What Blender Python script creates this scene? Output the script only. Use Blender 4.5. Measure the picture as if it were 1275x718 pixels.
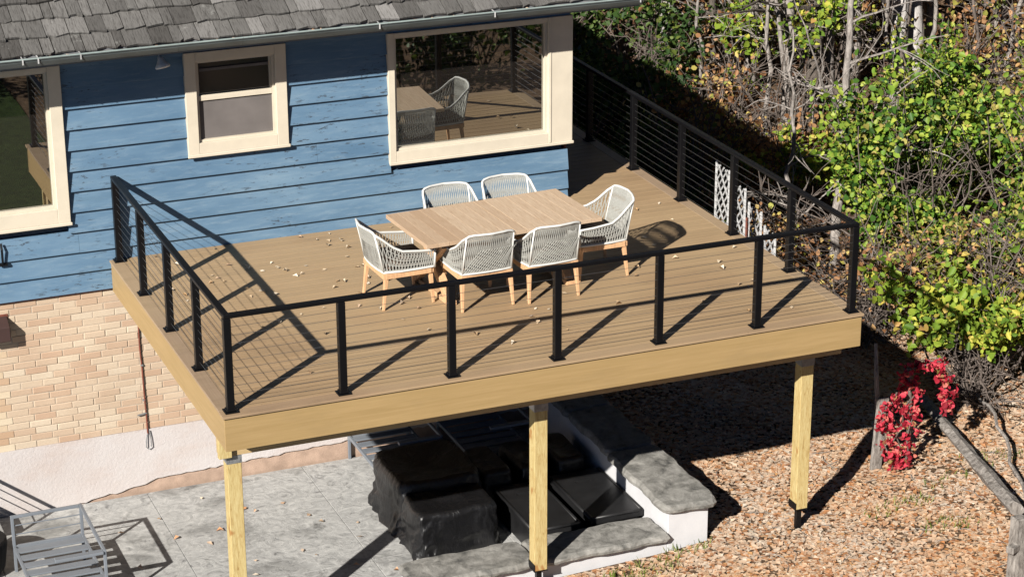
import bpy, bmesh, math, random
import numpy as np
from mathutils import Vector, Matrix
from mathutils import noise as mno
R = math.radians
rnd = random.Random(7)
sc = bpy.context.scene
col = sc.collection
for o in list(bpy.data.objects): bpy.data.objects.remove(o)

# ------------------------------------------------------------ camera
cam_d = bpy.data.cameras.new('camera'); cam = bpy.data.objects.new('camera', cam_d); col.objects.link(cam)
cam.location = (-4.986, -23.715, 11.485)
cam.rotation_euler = (1.21123, 0.00326, -0.39056)
cam_d.sensor_width = 36; cam_d.lens = 2833.1 / 1275 * 36
cam_d.clip_start = .5; cam_d.clip_end = 1500
sc.camera = cam
# ------------------------------------------------------------ light
SUN = Vector((-1.275, -1.085, .98)).normalized()
w = bpy.data.worlds.new('World'); sc.world = w; w.use_nodes = True
nt = w.node_tree; bg = nt.nodes['Background']
sky = nt.nodes.new('ShaderNodeTexSky'); sky.sky_type = 'NISHITA'; sky.sun_disc = False
sky.sun_elevation = math.asin(SUN.z); sky.sun_rotation = math.atan2(SUN.x, SUN.y) % (2*math.pi)
sky.altitude = 3000; sky.air_density = .30; sky.dust_density = .05; sky.ozone_density = 1.2
nt.links.new(sky.outputs[0], bg.inputs[0]); bg.inputs[1].default_value = .05
sd = bpy.data.lights.new('sun', 'SUN'); sd.energy = 5.0; sd.angle = R(.53); sd.color = (1, .95, .87)
so = bpy.data.objects.new('sun', sd); col.objects.link(so)
so.rotation_euler = SUN.to_track_quat('Z', 'Y').to_euler()
vs = sc.view_settings; vs.view_transform = 'Standard'; vs.look = 'None'; vs.gamma = 1; vs.exposure = .55

sc.cycles.diffuse_bounces = 1; sc.cycles.max_bounces = 5
# ------------------------------------------------------------ materials
class N:
    def __init__(s, name):
        s.m = bpy.data.materials.new(name); s.m.use_nodes = True
        s.t = s.m.node_tree; s.b = s.t.nodes['Principled BSDF']; s.geo = None
    def node(s, typ, **kw):
        n = s.t.nodes.new(typ)
        for k, v in kw.items(): setattr(n, k, v)
        return n
    def link(s, a, b): s.t.links.new(a, b)
    def pos(s, scale=(1, 1, 1), space='world', rot=(0, 0, 0)):
        if space == 'world': o = s.node('ShaderNodeNewGeometry').outputs['Position']
        else: o = s.node('ShaderNodeTexCoord').outputs['Object']
        mp = s.node('ShaderNodeMapping'); mp.inputs['Scale'].default_value = scale; mp.inputs['Rotation'].default_value = rot
        if space == 'objrand':
            pass
        s.link(o, mp.inputs[0])
        if space != 'world' or space == 'objrand':
            oi = s.node('ShaderNodeObjectInfo'); mu = s.node('ShaderNodeMath', operation='MULTIPLY'); mu.inputs[1].default_value = 57
            s.link(oi.outputs['Random'], mu.inputs[0]); ad = s.node('ShaderNodeVectorMath', operation='ADD')
            s.link(mp.outputs[0], ad.inputs[0]); s.link(mu.outputs[0], ad.inputs[1]); return ad.outputs[0]
        return mp.outputs[0]
    def noise(s, scale, vec=None, detail=4, rough=.6, dist=0):
        n = s.node('ShaderNodeTexNoise'); n.inputs['Scale'].default_value = scale; n.inputs['Detail'].default_value = detail
        n.inputs['Roughness'].default_value = rough; n.inputs['Distortion'].default_value = dist
        if vec is not None: s.link(vec, n.inputs['Vector'])
        else: s.link(s.pos(), n.inputs['Vector'])
        return n.outputs['Fac']
    def ramp(s, fac, stops, interp='LINEAR'):
        r = s.node('ShaderNodeValToRGB'); r.color_ramp.interpolation = interp
        e = r.color_ramp.elements
        while len(e) < len(stops): e.new(.5)
        for i, (p, c) in enumerate(stops):
            e[i].position = p
            if not hasattr(c, '__len__'): c = (c, c, c)
            e[i].color = (*c, 1)
        s.link(fac, r.inputs[0]); return r.outputs[0]
    def mix(s, fac, a, b, mode='MIX'):
        m = s.node('ShaderNodeMix', data_type='RGBA', blend_type=mode)
        for i, v in ((0, fac), (6, a), (7, b)):
            if hasattr(v, 'is_output') or isinstance(v, bpy.types.NodeSocket): s.link(v, m.inputs[i])
            elif hasattr(v, '__len__'): m.inputs[i].default_value = (*v, 1)
            else: m.inputs[i].default_value = v
        return m.outputs[2]
    def rand(s): return s.node('ShaderNodeObjectInfo').outputs['Random']
    def island(s): return s.node('ShaderNodeNewGeometry').outputs['Random Per Island']
    def base(s, c, rough=.6, spec=.3, metal=0):
        if isinstance(c, bpy.types.NodeSocket): s.link(c, s.b.inputs['Base Color'])
        else: s.b.inputs['Base Color'].default_value = (*c, 1)
        s.b.inputs['Roughness'].default_value = rough; s.b.inputs['Specular IOR Level'].default_value = spec
        s.b.inputs['Metallic'].default_value = metal
        return s
    def bump(s, h, strength=.3, dist=.01):
        b = s.node('ShaderNodeBump'); b.inputs['Strength'].default_value = strength; b.inputs['Distance'].default_value = dist
        s.link(h, b.inputs['Height']); s.link(b.outputs[0], s.b.inputs['Normal']); return s

M = {}
def simple(name, c, rough=.6, spec=.3, metal=0, var=.12, ns=3, stretch=(1, 1, 1), bs=.15, bd=.004):
    n = N(name); f = n.noise(ns, n.pos(stretch))
    lo = tuple(x*(1-var) for x in c); hi = tuple(min(1, x*(1+var)) for x in c)
    n.base(n.ramp(f, [(.3, lo), (.7, hi)]), rough, spec, metal)
    if bs: n.bump(n.noise(ns*14, n.pos(stretch)), bs, bd)
    M[name] = n.m; return n

# weathered blue paint
n = N('blue_paint')
f1 = n.noise(1.6, n.pos((.5, 1, 2.2))); f2 = n.noise(9, n.pos((.45, 1, 3.0)), 6, .7)
c = n.ramp(f1, [(.3, (.086, .165, .262)), (.5, (.118, .207, .310)), (.72, (.165, .262, .362))])
c = n.mix(n.ramp(f2, [(.50, 0), (.70, .32)]), c, (.29, .38, .45))
c = n.mix(n.ramp(n.noise(5, n.pos((.4, 1, 2))), [(.55, 0), (.75, .6)]), c, (.105, .185, .27))
c = n.mix(n.ramp(n.rand(), [(0, 0), (1, .22)]), c, (.11, .20, .31))
low = n.node('ShaderNodeSeparateXYZ'); n.link(n.pos(), low.inputs[0])
spot = n.noise(15, n.pos((.55, 1, 2.3)), 5, .7)
gate = n.noise(1.1, n.pos((.6, 1, 1.3)), 2)
mul = n.node('ShaderNodeMath', operation='MULTIPLY'); n.link(n.ramp(spot, [(.585, 0), (.63, 1)]), mul.inputs[0]); n.link(n.ramp(gate, [(.45, 0), (.58, 1)]), mul.inputs[1])
c = n.mix(mul.outputs[0], c, (.055, .075, .10))
n.base(c, .62, .25).bump(n.noise(22, n.pos((.3, 1, 2.5)), 6, .7), .35, .006); M['blue_paint'] = n.m
simple('cream_paint', (.66, .59, .475), .5, .3, var=.05, ns=5, bs=.12)
# brick
n = N('brick')
c = n.ramp(n.rand(), [(0, (.54, .38, .27)), (.14, (.56, .41, .295)), (.34, (.59, .455, .335)), (.5, (.62, .50, .375)), (.75, (.65, .54, .41)), (1, (.67, .575, .45))])
c2 = n.ramp(n.noise(1.1, None, 2), [(.35, (.82, .78, .76)), (.65, (1, 1, 1))])
c = n.mix(.8, c, c2, 'MULTIPLY')
c = n.mix(n.ramp(n.noise(30, None, 5, .7), [(.3, .22), (.6, 0)]), c, (.45, .30, .2))
n.base(c, .85, .15).bump(n.noise(60, None, 5), .4, .004); M['brick'] = n.m
n = N('brick_far')
c = n.ramp(n.island(), [(0, (.50, .34, .225)), (.2, (.54, .385, .26)), (.45, (.60, .47, .33)), (.7, (.645, .53, .385)), (1, (.67, .57, .43))])
n.base(c, .85, .15).bump(n.noise(60, None, 5), .4, .004); M['brick_far'] = n.m
simple('mortar', (.50, .41, .32), .9, .1, var=.15, ns=8, bs=.3)
# stucco
n = N('stucco'); c = n.ramp(n.noise(1.3, None, 5), [(.3, (.56, .50, .48)), (.6, (.61, .57, .56)), (.8, (.64, .61, .60))])
c = n.mix(n.ramp(n.noise(.9, n.pos((1, 1, 3)), 5), [(.5, 0), (.72, .5)]), c, (.52, .40, .34))
n.base(c, .9, .1).bump(n.noise(34, None, 5, .7), .55, .012); M['stucco'] = n.m
simple('old_parging', (.46, .33, .255), .9, .1, var=.2, ns=6, bs=.5, bd=.01)
simple('white_masonry', (.62, .62, .64), .85, .15, var=.05, ns=5, bs=.35, bd=.006)
# stone cap
n = N('cap_stone'); f = n.noise(5, None, 8, .65, .6)
c = n.ramp(f, [(.30, (.07, .07, .068)), (.43, (.21, .205, .19)), (.56, (.32, .31, .29)), (.72, (.45, .44, .41))])
c = n.mix(n.ramp(n.rand(), [(0, 0), (1, .25)]), c, (.17, .165, .155))
n.base(c, .85, .2).bump(n.noise(16, None, 8, .7), .6, .02); M['cap_stone'] = n.m
# patio
n = N('stamped_concrete')
f = n.noise(1.2, None, 6, .65, .8); v = n.noise(5, n.pos((1, 1.25, 1), rot=(0, 0, .5)), 8, .70, 2.2)
c = n.ramp(v, [(.30, (.17, .17, .17)), (.42, (.38, .38, .375)), (.55, (.48, .48, .47)), (.70, (.60, .595, .58))])
c = n.mix(n.ramp(f, [(.34, .75), (.5, 0)]), c, (.17, .17, .165))
c = n.mix(n.ramp(n.noise(2.3, None, 6, .7, .3), [(.60, 0), (.72, .75)]), c, (.07, .068, .065))
n.base(c, .75, .3).bump(v, .6, .02); M['stamped_concrete'] = n.m
# decking
def deck_mat(name, c0, c1, stretch):
    n = N(name); g = n.noise(5, n.pos(stretch), 5, .6)
    c = n.ramp(g, [(.3, c0), (.7, c1)])
    c = n.mix(n.ramp(n.rand(), [(0, .0), (1, .35)]), c, tuple(x*.72 for x in c0))
    c = n.mix(n.ramp(n.noise(1.6, n.pos((.5, 2.6, 1)), 7, .75), [(.5, 0), (.72, .5)]), c, (.20, .145, .095))
    c = n.mix(n.ramp(n.noise(28, None, 3), [(.66, 0), (.74, .45)]), c, (.12, .085, .06))
    c = n.mix(n.ramp(n.noise(.5, None, 3), [(.42, .35), (.6, 0)]), c, (.50, .37, .215))
    n.base(c, .55, .3).bump(g, .25, .004); M[name] = n.m
deck_mat('deck_tan', (.385, .258, .145), (.46, .32, .188), (.5, 14, 14))
deck_mat('deck_border', (.375, .252, .155), (.45, .315, .20), (.5, 14, 14))
deck_mat('deck_border_side', (.35, .248, .165), (.43, .315, .215), (14, .5, 14))
n = N('fascia'); g = n.noise(4, n.pos((.4, .4, 9)), 5)
c = n.ramp(g, [(.3, (.36, .245, .108)), (.7, (.43, .295, .14))]); c = n.mix(n.ramp(n.noise(1.3, n.pos((.6, .6, 2)), 6, .7), [(.55, 0), (.75, .4)]), c, (.28, .20, .105))
n.base(c, .5, .3).bump(g, .15, .003); M['fascia'] = n.m
n = N('treated_pine')
g = n.noise(9, n.pos((6, 6, .7)), 6, .65, 1.2); k = n.noise(3.2, n.pos((2.2, 2.2, 1.3)), 2)
c = n.ramp(g, [(.3, (.30, .18, .065)), (.42, (.48, .355, .15)), (.58, (.57, .46, .22)), (.8, (.63, .53, .29))])
c = n.mix(n.ramp(k, [(.63, 0), (.70, .85)]), c, (.36, .17, .055))
n.base(c, .7, .2).bump(g, .3, .005); M['treated_pine'] = n.m
simple('beam_wood', (.50, .36, .19), .7, .2, var=.15, ns=5, stretch=(1, 10, 10))
simple('black_metal', (.005, .005, .006), .42, .25, var=.2, bs=0)
simple('cable_steel', (.22, .22, .22), .35, .5, metal=.8, var=.05, bs=0)
simple('galvanised', (.33, .34, .35), .45, .5, metal=.6, var=.25, ns=20, bs=0)
# shakes
def shake_mat(name, rs):
    n = N(name)
    c = n.ramp(rs(n), [(0, (.065, .061, .057)), (.15, (.12, .115, .11)), (.45, (.165, .16, .153)), (.88, (.205, .198, .19)), (1, (.33, .32, .31))])
    g = n.noise(14, n.pos((5, .55, .55)), 6, .7)
    c = n.mix(1, c, n.ramp(g, [(.3, (.32, .31, .30)), (.5, (.9, .9, .9)), (.7, (1.0, 1.0, 1.0))]), 'MULTIPLY')
    c = n.mix(n.ramp(n.noise(6, None, 5, .7), [(.62, 0), (.74, .5)]), c, (.42, .42, .40))
    n.base(c, .9, .1).bump(g, .7, .012); M[name] = n.m
shake_mat('cedar_shake', lambda n: n.rand()); shake_mat('cedar_shake_far', lambda n: n.island())
simple('felt', (.30, .17, .11), .9, .1, var=.5, ns=25)
simple('gutter_lip', (.34, .41, .40), .4, .4, bs=0)
simple('gutter_shaded', (.075, .085, .085), .35, .5, var=.22, ns=3, stretch=(1, 4, 4), bs=.08)  # dark face colour holds the shade of the gutter's underside
simple('soffit', (.20, .21, .22), .8, .1)
simple('lattice_grey', (.46, .46, .46), .8, .2, var=.3, ns=4)
simple('white_plastic', (.70, .70, .70), .4, .4, var=.04, bs=0)
simple('dark_brown', (.06, .035, .032), .7, .2)
simple('red_brown_wall', (.20, .07, .05), .85, .1, var=.3, ns=12)
# glass: unlit room put into a near-black opaque colour, mirror-like coating
n = N('window_glass')
gl = n.node('ShaderNodeBsdfGlossy'); gl.inputs['Roughness'].default_value = .012; gl.inputs['Color'].default_value = (.40, .41, .40, 1)
n.bw = n.noise(1.5, None, 1); bmp = n.node('ShaderNodeBump'); bmp.inputs['Strength'].default_value = .05; bmp.inputs['Distance'].default_value = .01
n.link(n.bw, bmp.inputs['Height']); n.link(bmp.outputs[0], gl.inputs['Normal'])
df = n.node('ShaderNodeBsdfDiffuse'); df.inputs['Color'].default_value = (.012, .010, .009, 1)
ad = n.node('ShaderNodeAddShader'); n.link(gl.outputs[0], ad.inputs[0]); n.link(df.outputs[0], ad.inputs[1])
n.link(ad.outputs[0], n.t.nodes['Material Output'].inputs[0]); M['window_glass'] = n.m
n = N('upper_glass')
gl = n.node('ShaderNodeBsdfGlossy'); gl.inputs['Roughness'].default_value = .08; gl.inputs['Color'].default_value = (.10, .10, .10, 1)
df = n.node('ShaderNodeBsdfDiffuse'); df.inputs['Color'].default_value = (.05, .042, .038, 1)
ad = n.node('ShaderNodeAddShader'); n.link(gl.outputs[0], ad.inputs[0]); n.link(df.outputs[0], ad.inputs[1])
n.link(ad.outputs[0], n.t.nodes['Material Output'].inputs[0]); M['upper_glass'] = n.m
simple('insect_screen', (.155, .14, .135), .8, .2, var=.22, ns=1.5, bs=0)
# furniture
n = N('teak')
g = n.noise(7, n.pos((12, .8, 12)), 6, .65)
c = n.ramp(g, [(.26, (.34, .225, .14)), (.40, (.56, .41, .28)), (.58, (.64, .49, .35)), (.75, (.70, .56, .42))])
c = n.mix(n.ramp(n.rand(), [(0, 0), (.5, .15), (1, .75)]), c, (.44, .29, .18))
n.base(c, .65, .25).bump(g, .25, .003); M['teak'] = n.m
simple('teak_leg', (.66, .40, .22), .6, .25, var=.18, ns=5, stretch=(8, 8, 1))
simple('rope', (.42, .42, .39), .85, .15, var=.12, ns=60, bs=0)
simple('white_frame', (.68, .68, .655), .5, .3, var=.04, bs=0)
simple('cushion', (.145, .105, .082), .9, .1, var=.5, ns=14)
simple('grey_frame', (.19, .21, .24), .5, .4, var=.08, bs=0)
n = N('black_vinyl'); g = n.noise(5, n.pos((1, 1, .5)), 5, .6, 1.5)
n.base((.008, .008, .009), .38, .5).bump(g, .5, .05); M['black_vinyl'] = n.m
simple('black_lid', (.016, .016, .017), .42, .4, var=.3, ns=4, bs=.1)
simple('black_rough', (.012, .012, .013), .7, .2, bs=0)
# ground and plants
n = N('soil'); f = n.noise(9, None, 10, .8); n.base(n.ramp(f, [(.33, (.05, .033, .022)), (.5, (.13, .085, .055)), (.64, (.24, .16, .105))]), .95, .1).bump(f, .8, .04); M['soil'] = n.m
n = N('lawn'); f = n.noise(6, None, 8, .75); n.base(n.ramp(f, [(.3, (.014, .026, .008)), (.7, (.05, .08, .022))]), .95, .1).bump(n.noise(40, None, 4), .8, .04); M['lawn'] = n.m
def leafmat(name, stops, trans=.25, rough=.55, drift=None):
    n = N(name); c = n.ramp(n.island(), stops, 'LINEAR')
    if drift: c = n.mix(n.ramp(n.noise(drift[0], None, 4, .6), [(.40, 0), (.62, drift[2])]), c, drift[1], 'MULTIPLY')
    n.base(c, rough, .3); tr = n.node('ShaderNodeBsdfTranslucent'); n.link(c, tr.inputs[0])
    mx = n.node('ShaderNodeMixShader'); mx.inputs[0].default_value = trans
    n.link(n.b.outputs[0], mx.inputs[1]); n.link(tr.outputs[0], mx.inputs[2]); n.link(mx.outputs[0], n.t.nodes['Material Output'].inputs[0]); M[name] = n.m
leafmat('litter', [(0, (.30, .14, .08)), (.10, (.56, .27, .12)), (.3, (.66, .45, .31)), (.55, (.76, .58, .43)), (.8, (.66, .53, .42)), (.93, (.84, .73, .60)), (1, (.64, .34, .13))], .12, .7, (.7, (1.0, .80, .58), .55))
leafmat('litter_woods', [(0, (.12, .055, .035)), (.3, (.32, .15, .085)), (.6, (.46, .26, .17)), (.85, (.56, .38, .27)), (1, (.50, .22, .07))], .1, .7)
leafmat('deck_leaf', [(0, (.48, .30, .15)), (.4, (.78, .64, .46)), (.8, (.86, .76, .62)), (1, (.5, .28, .14))], .1)
leafmat('leaf_green', [(0, (.025, .065, .015)), (.18, (.06, .15, .022)), (.4, (.15, .28, .03)), (.65, (.29, .41, .05)), (.88, (.46, .52, .08)), (1, (.48, .38, .12))], .22, .5, (1.1, (.62, .62, .7), .8))
leafmat('leaf_lime', [(0, (.08, .16, .02)), (.35, (.19, .30, .035)), (.7, (.34, .42, .05)), (.9, (.54, .50, .08)), (1, (.50, .28, .10))], .25)
leafmat('leaf_olive', [(0, (.10, .14, .03)), (.35, (.22, .26, .05)), (.6, (.38, .36, .08)), (.8, (.50, .30, .12)), (1, (.55, .30, .16))], .25)
leafmat('leaf_orange', [(0, (.16, .07, .03)), (.4, (.36, .18, .08)), (.7, (.50, .29, .15)), (.9, (.58, .46, .14)), (1, (.36, .38, .06))], .25)
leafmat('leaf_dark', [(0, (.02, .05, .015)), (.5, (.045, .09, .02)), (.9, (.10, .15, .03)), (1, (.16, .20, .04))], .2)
leafmat('leaf_red', [(0, (.20, .01, .02)), (.4, (.55, .03, .06)), (.75, (.74, .08, .12)), (.92, (.75, .22, .18)), (1, (.25, .20, .06))], .3)
leafmat('grass_blade', [(0, (.08, .14, .02)), (.6, (.20, .28, .05)), (1, (.42, .38, .16))], .3)
def bark(name, a, b, sc_=10):
    n = N(name); g = n.noise(sc_, n.pos((2, 2, .7)), 6, .7, .5)
    n.base(n.ramp(g, [(.3, a), (.65, b)]), .9, .1).bump(g, .8, .02); M[name] = n.m
bark('bark_grey', (.12, .105, .095), (.42, .38, .35)); bark('bark_pale', (.26, .24, .23), (.62, .59, .57), 7)
bark('bark_dark', (.05, .042, .036), (.17, .145, .125)); bark('twig', (.07, .055, .046), (.21, .175, .155), 5)
bark('grey_wood', (.08, .068, .06), (.40, .37, .34), 9)

# ------------------------------------------------------------ mesh helpers
def wl(p):
    v = Vector((0, 0, 0))
    while p is not None: v += p.location; p = p.parent
    return v
class MB:
    def __init__(s): s.v = []; s.f = []
    def add(s, vs_, fs):
        o = len(s.v); s.v += [tuple(v) for v in vs_]; s.f += [tuple(i+o for i in f) for f in fs]; return s
    def box(s, x0, x1, y0, y1, z0, z1):
        return s.add([(x0, y0, z0), (x1, y0, z0), (x1, y1, z0), (x0, y1, z0), (x0, y0, z1), (x1, y0, z1), (x1, y1, z1), (x0, y1, z1)],
                     [(0, 3, 2, 1), (4, 5, 6, 7), (0, 1, 5, 4), (1, 2, 6, 5), (2, 3, 7, 6), (3, 0, 4, 7)])
    def bar(s, a, b, w_, h_, w2=None, h2=None, up=(0, 0, 1)):
        a = Vector(a); b = Vector(b); d = (b-a).normalized(); u = Vector(up)
        if abs(d.dot(u)) > .99: u = Vector((0, 1, 0))
        x = d.cross(u).normalized(); y = x.cross(d).normalized()
        w2 = w_ if w2 is None else w2; h2 = h_ if h2 is None else h2
        vs_ = []
        for p, ww, hh in ((a, w_, h_), (b, w2, h2)):
            for sx, sy in ((-1, -1), (1, -1), (1, 1), (-1, 1)): vs_.append(p+x*sx*ww/2+y*sy*hh/2)
        return s.add(vs_, [(0, 3, 2, 1), (4, 5, 6, 7), (0, 1, 5, 4), (1, 2, 6, 5), (2, 3, 7, 6), (3, 0, 4, 7)])
    def tube(s, pts, rad, k=6, caps=True):
        pts = [Vector(p) for p in pts]; n_ = len(pts)
        if not hasattr(rad, '__len__'): rad = [rad]*n_
        o = len(s.v); x = None
        for i, p in enumerate(pts):
            d = (pts[min(i+1, n_-1)]-pts[max(i-1, 0)])
            d = d.normalized() if d.length > 1e-9 else Vector((0, 0, 1))
            if x is None: x = d.orthogonal().normalized()
            else:
                x = x-d*x.dot(d); x = x.normalized() if x.length > 1e-6 else d.orthogonal().normalized()
            y = d.cross(x)
            for j in range(k):
                a = 2*math.pi*j/k; s.v.append(tuple(p+(x*math.cos(a)+y*math.sin(a))*rad[i]))
        for i in range(n_-1):
            for j in range(k):
                j2 = (j+1) % k; s.f.append((o+i*k+j, o+i*k+j2, o+(i+1)*k+j2, o+(i+1)*k+j))
        if caps: s.f.append(tuple(o+j for j in reversed(range(k)))); s.f.append(tuple(o+(n_-1)*k+j for j in range(k)))
        return s
    def prism_x(s, prof, x0, x1):   # profile (y,z) extruded in x
        n_ = len(prof); return s.add([(x0, y, z) for y, z in prof]+[(x1, y, z) for y, z in prof],
            [tuple(range(n_)), tuple(reversed(range(n_, 2*n_)))]+[(i, i+n_, (i+1) % n_+n_, (i+1) % n_) for i in range(n_)])
    def mesh(s, name, mat, off=Vector((0, 0, 0)), bev=0, smooth=False, seg=1):
        me = bpy.data.meshes.new(name); me.from_pydata([(x-off.x, y-off.y, z-off.z) for x, y, z in s.v], [], s.f); me.materials.append(M[mat])
        bm = bmesh.new(); bm.from_mesh(me)
        if len(s.f) < 60000: bmesh.ops.recalc_face_normals(bm, faces=bm.faces)
        if bev: bmesh.ops.bevel(bm, geom=[e for e in bm.edges if e.is_manifold and e.calc_face_angle(0) > .4], offset=bev, segments=seg, affect='EDGES', clamp_overlap=True)
        bm.to_mesh(me); bm.free()
        if smooth: me.polygons.foreach_set('use_smooth', [True]*len(me.polygons))
        return me
    def build(s, name, mat, parent=None, bev=0, smooth=False, label=None, stuff=False, seg=1):
        o = bpy.data.objects.new(name, s.mesh(name, mat, wl(parent), bev, smooth, seg)); col.objects.link(o); o.parent = parent
        if label: o['label'] = label
        if stuff: o['kind'] = 'stuff'
        return o
def npmesh(name, V, F, mat):        # V (n,3), F (m,3|4)
    me = bpy.data.meshes.new(name); V = np.asarray(V, np.float32); F = np.asarray(F, np.int32); k = F.shape[1]
    me.vertices.add(len(V)); me.vertices.foreach_set('co', V.ravel())
    me.loops.add(F.size); me.loops.foreach_set('vertex_index', F.ravel())
    me.polygons.add(len(F)); me.polygons.foreach_set('loop_start', np.arange(0, F.size, k, dtype=np.int32))
    me.update(calc_edges=True); me.materials.append(M[mat]); return me
def thing(name, loc, label, cat, group=None):
    o = bpy.data.objects.new(name, None); col.objects.link(o); o.location = loc; o.empty_display_size = .1
    tag(o, label, cat, group); return o
def tag(o, label=None, cat=None, group=None, kind=None):
    if label: o['label'] = label
    if cat: o['category'] = cat
    if group: o['group'] = group
    if kind: o['kind'] = kind
    return o
def inst(name, me, loc, parent=None, rot=(0, 0, 0), scale=None):
    o = bpy.data.objects.new(name, me); col.objects.link(o); o.parent = parent
    o.location = Vector(loc)-wl(parent); o.rotation_euler = rot
    if scale: o.scale = scale
    return o
def copy_tree(o, parent=None):
    c = o.copy(); col.objects.link(c); c.parent = parent
    for ch in list(o.children): copy_tree(ch, c)
    return c

# ------------------------------------------------------------ terrain
def hz(x, y):
    x = np.asarray(x, float); y = np.asarray(y, float)
    base = np.full(np.broadcast(x, y).shape, .18)
    pat = (x < 2.05) & (y > -8.2) & (x > -9); pit = (x < 5.2) & (x >= 2.0) & (y > -3.7) & (y < .2)
    s_ = (x-10.5)*.75+(y-4)*.65
    rise = .24*np.where(s_ > 0, np.sqrt(s_*s_+4)-2, 0)*np.exp(-np.clip(s_-30, 0, None)/60)
    bumps = .05*np.sin(x*1.3+.5)*np.sin(y*1.1)+.03*np.sin(x*3.1+y*2.3)
    out = base+rise+bumps*np.clip((x-5.6)*.6, 0, 1)
    front = (y < -3.7) & (y > -8.2) & (x >= 2.0)
    out = np.where(front & (x < 5.6), np.interp(x, [2, 3.6, 4.9, 5.6], [-.06, .07, .115, .18]), out)
    return np.where(pat | pit, -.08, out)
def axis(a, b, st, far):
    c = np.arange(a, b+st/2, st); return np.concatenate([[-far, -far*.5, -60, -40, -30], c[(c > -28)], [b+6, b+14, b+30, far*.5, far]])
gx = axis(-12, 34, .25, 400); gy = axis(-12, 34, .25, 400)
GX, GY = np.meshgrid(gx, gy); GZ = hz(GX, GY)
V = np.stack([GX.ravel(), GY.ravel(), GZ.ravel()], 1); nx, ny = len(gx), len(gy)
ii = (np.arange(ny-1)[:, None]*nx+np.arange(nx-1)[None]).ravel()
F = np.stack([ii, ii+1, ii+nx+1, ii+nx], 1)
g = bpy.data.objects.new('ground', npmesh('ground', V, F, 'soil')); col.objects.link(g); tag(g, kind='structure')
# lawn in front of the house (seen in the left window's reflection)
gx2 = np.linspace(-40, 1.8, 60); gy2 = np.linspace(-60, -8.25, 60); GX, GY = np.meshgrid(gx2, gy2)
V = np.stack([GX.ravel(), GY.ravel(), hz(GX, GY).ravel()+.02], 1); ii = (np.arange(59)[:, None]*60+np.arange(59)[None]).ravel()
o = bpy.data.objects.new('lawn', npmesh('lawn', V, np.stack([ii, ii+1, ii+61, ii+60], 1), 'lawn')); col.objects.link(o); tag(o, kind='structure')

# patio slabs
pt = bpy.data.objects.new('patio', None); col.objects.link(pt); tag(pt, kind='structure')
xs = [-9, -6.3, -3.9, -1.75, .15, 2.02, 3.6, 4.97]; ys = [-8.2, -5.6, -2.62, -.02]
for i in range(len(xs)-1):
    for j in range(3):
        if xs[i] > 2 and j < 1: continue
        y0 = ys[j]; y1 = ys[j+1]
        if xs[i] > 2 and j == 1: y0 = -3.47
        MB().box(xs[i]+.003, xs[i+1]-.003, y0+.003, y1-.003, -.1, 0).build('slab', 'stamped_concrete', pt, bev=.003)

# ------------------------------------------------------------ house
H = 2.903; XC = 5.46
house = thing('house', (0, 0, 0), 'blue clapboard house over tan brick, cream window trim and grey wood shake roof', 'house')
MB().box(-7, XC-.03, .10, 9.9, .0, 5.40).build('wall_core', 'red_brown_wall', house)
side = MB().box(XC-.03, XC-.012, .02, 9.9, 0, 5.40); side.build('side_wall', 'red_brown_wall', house)
# windows: (x0,x1,z0,z1) outer casing
WIN = [(-2.62, -.50, 3.39, 5.18), (.855, 2.012, 3.985, 5.17), (3.208, 5.492, 3.613, 5.155)]
sid = MB().box(-7, XC-.04, .085, .10, 2.57, 5.40).build('sheathing', 'soffit', house)
Z0 = 2.575; EXP = .2335; k = 0; z = Z0
def xsegs(z0, z1):
    cuts = [(a+.02, b-.02) for a, b, c_, d in WIN if z0 < d-.03 and z1 > c_+.03]
    segs = []; x = -7
    for a, b in cuts: segs.append((x, a)); x = b
    if x < XC-.02: segs.append((x, XC))
    return segs
siding = None
while z < 5.40:
    z1 = min(z+EXP, 5.40)
    for a, b in xsegs(z, z1):
        js = []
        if k == 2: js = [-.42]
        if k == 5: js = [2.35]
        if k == 7: js = [-3.1]
        pts = [a]+[j for j in js if a < j < b]+[b]
        for p, q in zip(pts, pts[1:]):
            q2 = q-.002 if q != b else q+rnd.uniform(-.004, .008)*(b == XC)
            dz = rnd.uniform(-.002, .002)
            MB().prism_x([(.085, z+.001), (-.046, z+dz), (-.045, z+dz+.012), (-.004, z1+.010), (.085, z1-.001)], p, q2).build('siding_board', 'blue_paint', house, bev=.0015)
    z += EXP; k += 1
# starter trim under siding
MB().box(-7, XC, -.005, .09, 2.545, 2.573).build('drip_edge', 'red_brown_wall', house)
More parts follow.
